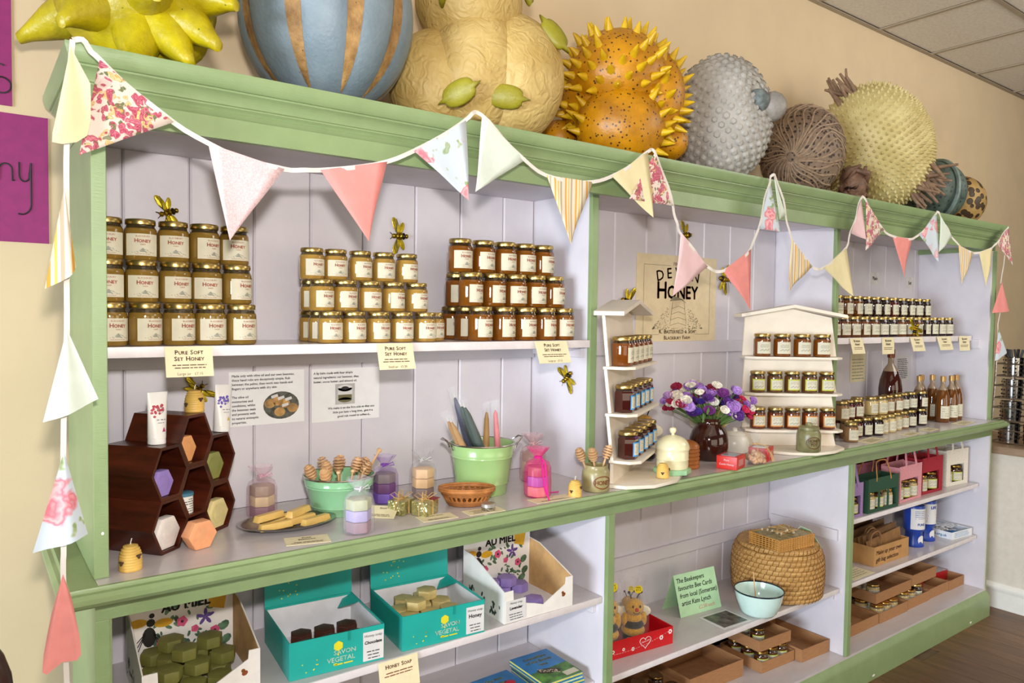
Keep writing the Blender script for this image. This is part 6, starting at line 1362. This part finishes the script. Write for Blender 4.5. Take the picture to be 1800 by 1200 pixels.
m = MB(); m.add([(a_+.02, .01, .064), (a_+.02, -.05, .058), (a_+.1, -.055, -.035), (a_+.1, .02, -.03), (a_+.0215, .01, .0655), (a_+.0215, -.05, .0595), (a_+.1015, -.055, -.0335), (a_+.1015, .02, -.0285)], [(0,3,2,1),(4,5,6,7),(0,1,5,4),(1,2,6,5),(2,3,7,6),(3,0,4,7)]); m.build('green_tag', gc, t, smooth=False)
# ---- cardboard trays of jars on the base board
ZF = .1656
kr = NT('kraft_card'); v = kr.coord('Object', (4, 4, 60)); krm = kr.fin(kr.ramp(kr.noise(v, 6, 4), [(.3, '9a6c44'), (.7, 'b08054')]), .75)
J_lm = jar_proto('preserve_jar', 'x', 'jar', .0325, .078, honey((70, 36, 16), (40, 26, 18), .06, 'trayjar'), kind='small', border=M('b8c24a', .6), lab_ang=55, facets=8, lidm=M('8a6a34', .3, 1))
J_wc = jar_proto('preserve_jar', 'x', 'jar', .034, .074, honey((170, 146, 96), (110, 96, 70), .058, 'traycurd'), kind='white', lab_ang=55, lidm=M('b8924a', .25, 1))
J_dk = jar_proto('preserve_jar', 'x', 'jar', .034, .09, honey((30, 14, 14), (20, 12, 12), .07, 'traydark'), kind='white', lab_ang=55)
def load(tr, J, spots, label, turn, wht_=None):
    for i, (x, y) in enumerate(spots): J.put(tr.matrix_basis @ Vector((x, y, .0036)), turn+random.uniform(-.2, .2), label[i], 'jars in cardboard trays')
ta = tray('large cardboard tray half hidden under the middle shelf', (2.16, .175, ZF), -.04, .34, .235, .075, krm, 'card_tray')
tl = tray('cardboard tray of jars at the left of the middle bay', (1.72, .15, ZF), -.04, .42, .25, .055, krm, 'card_tray')
load(tl, J_lm, [(.1, .06), (.18, .06), (.26, .055), (.34, .05), (.14, .14), (.24, .14), (.34, .14)], [f'dark preserve jar, {q} in the left cardboard tray' for q in ('first from left at the front', 'second from left at the front', 'third from left at the front', 'fourth from left at the front', 'left at the back', 'centre at the back', 'right at the back')], -.5)
tb = tray('cardboard tray packed with lime labelled jars', (2.585, .125, ZF), -.04, .235, .235, .05, krm, 'card_tray')
load(tb, J_lm, [(.045, .04), (.118, .042), (.19, .045), (.045, .112), (.118, .114), (.19, .116), (.045, .186), (.118, .187), (.19, .188)], [f'lime labelled jar, {q} in the packed cardboard tray' for q in ('front left', 'front centre', 'front right', 'middle left', 'centre', 'middle right', 'rear left', 'rear centre', 'rear right')], -.6)
tb2 = tray('cardboard tray stacked on the lime labelled jars', (2.60, .15, ZF+.0826), -.05, .225, .22, .05, krm, 'card_tray')
load(tb2, J_lm, [(.06, .06), (.06, .14), (.135, .15)], ['jar standing front left in the upper cardboard tray', 'jar standing back left in the upper cardboard tray', 'jar standing at the back of the upper cardboard tray'], -.6)
tc = tray('empty cardboard tray beside the partition', (2.83, .082, ZF), -.04, .212, .3, .058, krm, 'card_tray')
# ================================================================ right lower bay
ZG = .7876
def jutebag(label, p, rz, w_, d_, h_, col, handle=None, win=(.12, .88, .07, .62), hh_=.12, jars=2, split=False, hc=None):
    t = thing('jar_gift_bag', label, 'bag', p, rz, 'fabric bags of jars'); fm_ = M(col, .9, var=.07, scale=160, bump=.25, bscale=500); th = .003
    x0, x1, z0, z1 = win[0]*w_, win[1]*w_, win[2]*h_, win[3]*h_
    m = MB(); m.box(0, w_, 0, th, 0, z0); m.box(0, w_, 0, th, z1, h_); m.box(0, x0, 0, th, z0, z1); m.box(x1, w_, 0, th, z0, z1)
    if split: [m.box(x0+(x1-x0)*k/3-.008, x0+(x1-x0)*k/3+.008, 0, th, z0, z1) for k in (1, 2)]
    m.build('front_panel', fm_, t, smooth=False)
    m = MB(); m.box(0, w_, d_-th, d_, 0, h_*1.0); m.build('back_panel', fm_, t, smooth=False)
    for x in (0, w_-th): m = MB(); m.box(x, x+th, th, d_-th, 0, h_*.97); m.build('side_panel', fm_, t, smooth=False)
    m = MB(); m.box(th, w_-th, th, d_-th, 0, th); m.build('bottom_panel', fm_, t, smooth=False)
    hm = M(hc, .7, var=.08) if hc else fm_
    for y in (.001, d_-.001):
        m = MB(); xa, xb = w_*.25, w_*.72; s_ = -1 if y < .01 else 1
        pts = [(xa, h_*.9), (xa+.01, h_+hh_*.5), (xa+w_*.1, h_+hh_*.92), (xb-w_*.1, h_+hh_*.92), (xb-.01, h_+hh_*.5), (xb, h_*.9)] if hh_ else []
        q = smooth_path(pts, 4); hw = .011 if not hc else .004
        v = []
        for i, (x, z_) in enumerate(q):
            a = q[max(i-1, 0)]; b__ = q[min(i+1, len(q)-1)]; dx, dz = b__[0]-a[0], b__[1]-a[1]; l_ = math.hypot(dx, dz); nx, nz = -dz/l_*hw/2*1.6, dx/l_*hw/2*1.6; yy = y+s_*.0025-s_*.018*max(0, z_-h_)/max(hh_, .01)
            v += [(x+nx, yy-.0012, z_+nz), (x-nx, yy-.0012, z_-nz), (x-nx, yy+.0012, z_-nz), (x+nx, yy+.0012, z_+nz)]
        m.add(v, [(4*i+k, 4*i+4+k, 4*i+4+(k+1) % 4, 4*i+(k+1) % 4) for i in range(len(q)-1) for k in range(4)]); m.build('handle', hm, t, angle=60)
    for k in range(jars):
        x = w_*(k+.5)/jars if not split else x0+(x1-x0)*(k+.5)/3
        J = J_wc if k % 2 == 0 else J_lm
        js = min(1.3, (d_-.009)/.068); J.put(t.matrix_basis @ Vector((x, .0345*js+.004, .0036)), rz-.35, f'small labelled jar, {ORD[k]} from left in the {label.split(" bag")[0]} bag', 'jars in fabric bags', js)
    return t
jutebag('lilac fabric bag by the right-hand post', (3.10, .062, ZG), -.06, .17, .085, .165, '9a7cae', hh_=.14)
jutebag('dark green fabric bag with cane handles', (3.315, .05, ZG), -.02, .29, .095, .17, '254a34', hh_=.085, jars=3, split=True, hc='b9803c', win=(.06, .94, .1, .6))
jutebag('pink fabric bag with tall handles', (3.66, .065, ZG), .02, .25, .1, .19, 'd8929a', hh_=.12, jars=3, win=(.06, .85, .07, .62)); jutebag('dusky pink fabric bag at the back', (3.55, .24, ZG), .0, .24, .09, .185, 'b8738a', hh_=.12, jars=0)
jutebag('crimson fabric bag beside the pink bag', (3.95, .085, ZG), -.02, .23, .1, .2, 'a01c2c', hh_=.115, jars=2, win=(.02, .84, .08, .6)); jutebag('second crimson fabric bag at the back', (3.88, .25, ZG), .0, .22, .09, .2, '8a1828', hh_=.115, jars=0)
jutebag('unbleached canvas bag at the right end', (4.275, .1, ZG), -.08, .235, .14, .21, 'e2dacb', hh_=.1, jars=2, win=(.18, .82, .1, .58))
# ---- second shelf: kraft box of paper bags, collecting tins, leaflet box
ZH = .4796
kb = tray('brown kraft box of folded paper bags with handwriting', (3.475, .094, ZH), -.025, .345, .22, .1, M('b98a52', .7, var=.05, scale=15), 'kraft_box')
m = MB(); F = lambda x, z: (x, -.0008, z)
for q, s_ in enumerate(('Make up your own', 'gift bag selection')): text(m, s_, .031, .02, .058-.038*q, align='LEFT', fn=F, slant=.15, sx=1.05, bold=.0006)
m.build('handwriting', brown_ink, kb, smooth=False)
for k in range(8):
    y = .025+.022*k; t = thing('paper_bag', f'folded brown paper bag, {ORD[k]} from the front of the kraft box', 'paper bag', kb.matrix_basis @ Vector((.0, y, .0036)), -.025, 'folded paper bags in the kraft box'); c_ = M(('8a6238', '6f4e2c', '9a7244')[k % 3], .75, var=.06)
    m = MB(); lean = .02; x0, x1, h_ = .006, .335, .115+.012*((k*5) % 3); m.add([(x0, 0, 0), (x1, 0, 0), (x1, lean, h_+.03), (x0, lean, h_), (x0, .003, 0), (x1, .003, 0), (x1, lean+.003, h_+.03), (x0, lean+.003, h_)], [(0, 1, 2, 3), (7, 6, 5, 4), (0, 4, 5, 1), (1, 5, 6, 2), (2, 6, 7, 3), (3, 7, 4, 0)]); m.build('folded_sheet', c_, t, smooth=False)
    if k < 4: m = MB(); m.tube(smooth_path([(.02+.02*k, .006, .09), (.03+.02*k, .008, .145), (.07+.02*k, .0, .165), (.1+.02*k, -.002, .14), (.11+.02*k, .0, .095)], 4), .0045, 6); m.build('handle', c_, t)
blu = M('1c3f9c', .3, var=.03)
def coll(label, p, rz, pic):
    t = thing('collecting_tin', label, 'tin', p, rz, 'blue collecting tins'); m = MB(); m.lathe([(0, 0), (.052, 0), (.054, .004), (.05, .02), (.043, .06), (.044, .082), (.052, .09), (.054, .096), (.054, .222), (.05, .23), (0, .23)], 34); m.build('body', blu, t, angle=45)
    A = .95; R = .0546; v = []
    for i in range(9): a = -A+2*A*i/8; v += [(R*math.sin(a), -R*math.cos(a), .1), (R*math.sin(a), -R*math.cos(a), .215)]
    m = MB(); m.add(v, [(2*i, 2*i+2, 2*i+3, 2*i+1) for i in range(8)]); lb = m.build('paper_label', white_p, t); fn = lambda x, z: ((R+.0006)*math.sin(x/R), -(R+.0006)*math.cos(x/R), z)
    m = MB()
    if pic: text(m, 'LIFE', .022, .01, .188, fn=fn, bold=.001)
    else: [tiny(m, -.03, .04, .16+.01*k, .004, fn=fn, seed=k) for k in range(5)]; text(m, 'FUND', .018, .008, .122, fn=fn, bold=.0006)
    m.build('label_lettering', blu, lb, smooth=False)
    if pic:
        for k, c_ in enumerate(('3c5a96', 'b85a48', '6a88b0', 'd8a890')): m = MB(); m.add([fn(-.03+.005*k, .112+.016*k), fn(.036, .112+.016*k), fn(.034, .125+.016*k), fn(-.026, .125+.016*k)], [(0, 1, 2, 3)]); m.build('printed_picture', M(c_, .5), lb, smooth=False)
    m = MB(); m.add([((.0475+.003*abs(s_))*math.sin(.25+.42*c__), -(.0475+.003*abs(s_))*math.cos(.25+.42*c__), .04+.026*s_) for c__, s_ in [(math.cos(2*PI*k/18), math.sin(2*PI*k/18)) for k in range(18)]], [tuple(range(18))]); m.build('round_seal', white_p, t, smooth=False)
coll('blue collecting tin with a white text label, left of the pair', (4.035, .16, ZH), -.5, False); coll('blue collecting tin with a picture label, right of the pair', (4.205, .175, ZH), -.5, True)
lt = tray('white and blue leaflet box with a raised lid', (4.312, .075, ZH), -.1, .215, .26, .042, M('e4e6e8', .5, var=.02), 'leaflet_box')
m = MB(); text(m, 'www.rnli.org.uk', .022, 0, 0, fn=lambda x, z: (-.0008, .1-x, .012+z), bold=.0004); [tiny(m, .03, .19, .008+.008*k, .0035, fn=lambda x, z: (x, -.0008, z), seed=k) for k in range(4)]; m.build('lettering', M('2a86c0', .5), lt, smooth=False)
m = MB(); m.box(.002, .213, .258, .262, .042, .19); m.build('lid', M('2a6aa8', .4, var=.25, scale=14), lt, smooth=False); m = MB(); m.box(.004, .211, .004, .256, .0031, .004); m.build('lining', M('2c7fbe', .5), lt, smooth=False)
m = MB(); rr = random.Random(2)
for k in range(7): m.box(-.05, .05, -.03, .03, 0, .003, Matrix.Translation((.06+.016*k, .1+.02*(k % 3), .012+.0045*k)) @ Matrix.Rotation(rr.uniform(-.6, .6), 4, 'Z'))
m.build('leaflets', M('c8ccd0', .4, var=.35, scale=70), lt, smooth=False)
card('price_card', 'cream price card lying flat beside the kraft box', 'card', (3.2, .05, ZH+.0016), (1, 0, 0), (0, 1, 0), .2, .1, cardp, [('lettering', grey_ink, lambda m: [tiny(m, .02, .18, .02+.018*k, .007, seed=k) for k in range(4)])], 'cream price cards')
# ---- base board: row of cardboard trays, two more stacked above
def trayrow(label, x0, x1, y, d_=.27, z=ZF, h_=.055, rz=-.0): return tray(label, (x0, y, z), rz, x1-x0, d_, h_, krm, 'card_tray')
q1 = trayrow('cardboard tray nearest the right-hand green post', 3.10, 3.548, .098); q2 = trayrow('cardboard tray, second along in the right-hand bay', 3.56, 3.852, .095); q3 = trayrow('cardboard tray, third along in the right-hand bay', 3.864, 4.12, .1); q4 = trayrow('cardboard tray, fourth along in the right-hand bay', 4.126, 4.366, .105); q5 = trayrow('cardboard tray against the right end panel', 4.37, 4.557, .1)
load(q1, J_dk, [(.2, .05)], ['dark jar standing alone at the front of the nearest tray'], -.6); load(q1, J_wc, [(.3, .12), (.38, .2), (.2, .18)], ['pale jar at the right of the nearest tray', 'pale jar at the rear right of the nearest tray', 'pale jar at the rear of the nearest tray'], -.6)
load(q2, J_wc, [(.05, .045), (.125, .045), (.2, .045), (.255, .115), (.05, .13), (.13, .13)], [f'pale jar, {q} in the second tray' for q in ('front left', 'front centre', 'front right', 'right', 'rear left', 'rear centre')], -.6)
load(q3, J_wc, [(.045, .05), (.118, .05)], ['pale jar, front left in the third tray', 'pale jar, front centre in the third tray'], -.6); load(q3, J_dk, [(.19, .05)], ['dark jar with a white label, front right in the third tray'], -.6)
load(q3, J_wc, [(.05, .18), (.19, .18)], ['pale jar, rear left in the third tray', 'pale jar, rear right in the third tray'], -.6)
u1 = trayrow('cardboard tray stacked on the pale jars, left of two', 3.60, 3.985, .14, .24, ZF+.0786); u2 = trayrow('cardboard tray stacked above the third tray, right of two', 3.99, 4.27, .135, .26, ZF+.0946, .06)
load(u1, J_wc, [(.08, .06), (.06, .15), (.15, .15)], ['pale jar, front left in the stacked tray', 'pale jar, rear left in the stacked tray', 'pale jar, rear centre in the stacked tray'], -.6)
for x, y, rz, l, tr in ((.07, .12, .25, 'red soap packet lying in the fourth tray', q4), (.09, .13, -.1, 'red soap packet lying in the last tray', q5)):
    t = thing('soap_packet', l, 'packet', tr.matrix_basis @ Vector((x, y, .0036)), rz); m = MB(); m.box(-.05, .085, -.035, .035, 0, .06); m.build('box', M('b01820', .4), t, bevel=.001); m = MB(); m.box(-.045, .08, -.03, .03, .0602, .0608); m.build('printed_top', M('c8c4c0', .4, var=.1), t, smooth=False)
# ================================================================ utensil stand on the serving counter
chrome = M('b4b0aa', .15, 1, var=.03); dkst = M('4a4440', .25, .9, var=.2, scale=60)
t = thing('cutlery_stand', 'tiered chrome wire stand of perforated cutlery pots', 'stand', (5.03, -.12, .9856)); W2, D2 = .17, .32
for k in range(4):
    z0 = .015+.135*k; o_ = .03*k
    for zz in (z0, z0+.075):
        m = MB(); m.tube([(-W2+o_*.5, -D2, zz), (W2, -D2, zz), (W2, D2-.1, zz), (-W2+o_*.5, D2-.1, zz)], .005, 6, True); m.build('wire_frame', chrome, t)
for x in (-W2, W2):
    for y in (-D2, D2-.1): m = MB(); m.tube([(x, y, 0), (x+(.05 if x < 0 else 0), y, .56)], .005, 6); m.build('upright', chrome, t)
for k in range(4):
    for j in range(4):
        y = -D2+.07+.135*j; z0 = .006+.135*k; m = MB(); m.lathe([(0, z0), (.052, z0), (.056, z0+.12), (.06, z0+.122), (.053, z0+.12), (.05, z0+.004), (0, z0+.004)], 20, Matrix.Translation((-.07+.012*k, y, 0))); p_ = m.build('cutlery_pot', chrome if j % 2 else dkst, t)
        m = MB(); 
        for q in range(12):
            for zz in range(4): a = 2*PI*q/12; m.ball((-.07+.012*k+.0535*math.cos(a), y+.0535*math.sin(a), z0+.03+.025*zz), (.006, .006, .006), 6, 4)
        hp_ = m.build('perforations', M('14100e', .8), p_); hp_['kind'] = 'stuff'
        if k == 3:
            m = MB(); rr = random.Random(j)
            for q in range(9): m.tube([(-.07+.036+rr.uniform(-.03, .03), y+rr.uniform(-.03, .03), z0+.02), (-.07+.036+rr.uniform(-.06, .06), y+rr.uniform(-.06, .06), z0+.17)], .007, 5)
            m.build('cutlery_handles', M('1a1614', .5), p_)
t = thing('storage_jar', 'amber glass storage jar at the back of the serving counter', 'jar', (4.86, .33, .9856)); m = MB(); m.lathe([(0, 0), (.05, 0), (.055, .01), (.055, .15), (.045, .17), (0, .17)], 24); m.build('body', M('b06a24', .15, var=.1), t); m = MB(); m.lathe([(.046, .1705), (.05, .172), (.05, .195), (0, .197)], 24); m.build('lid', chrome, t)
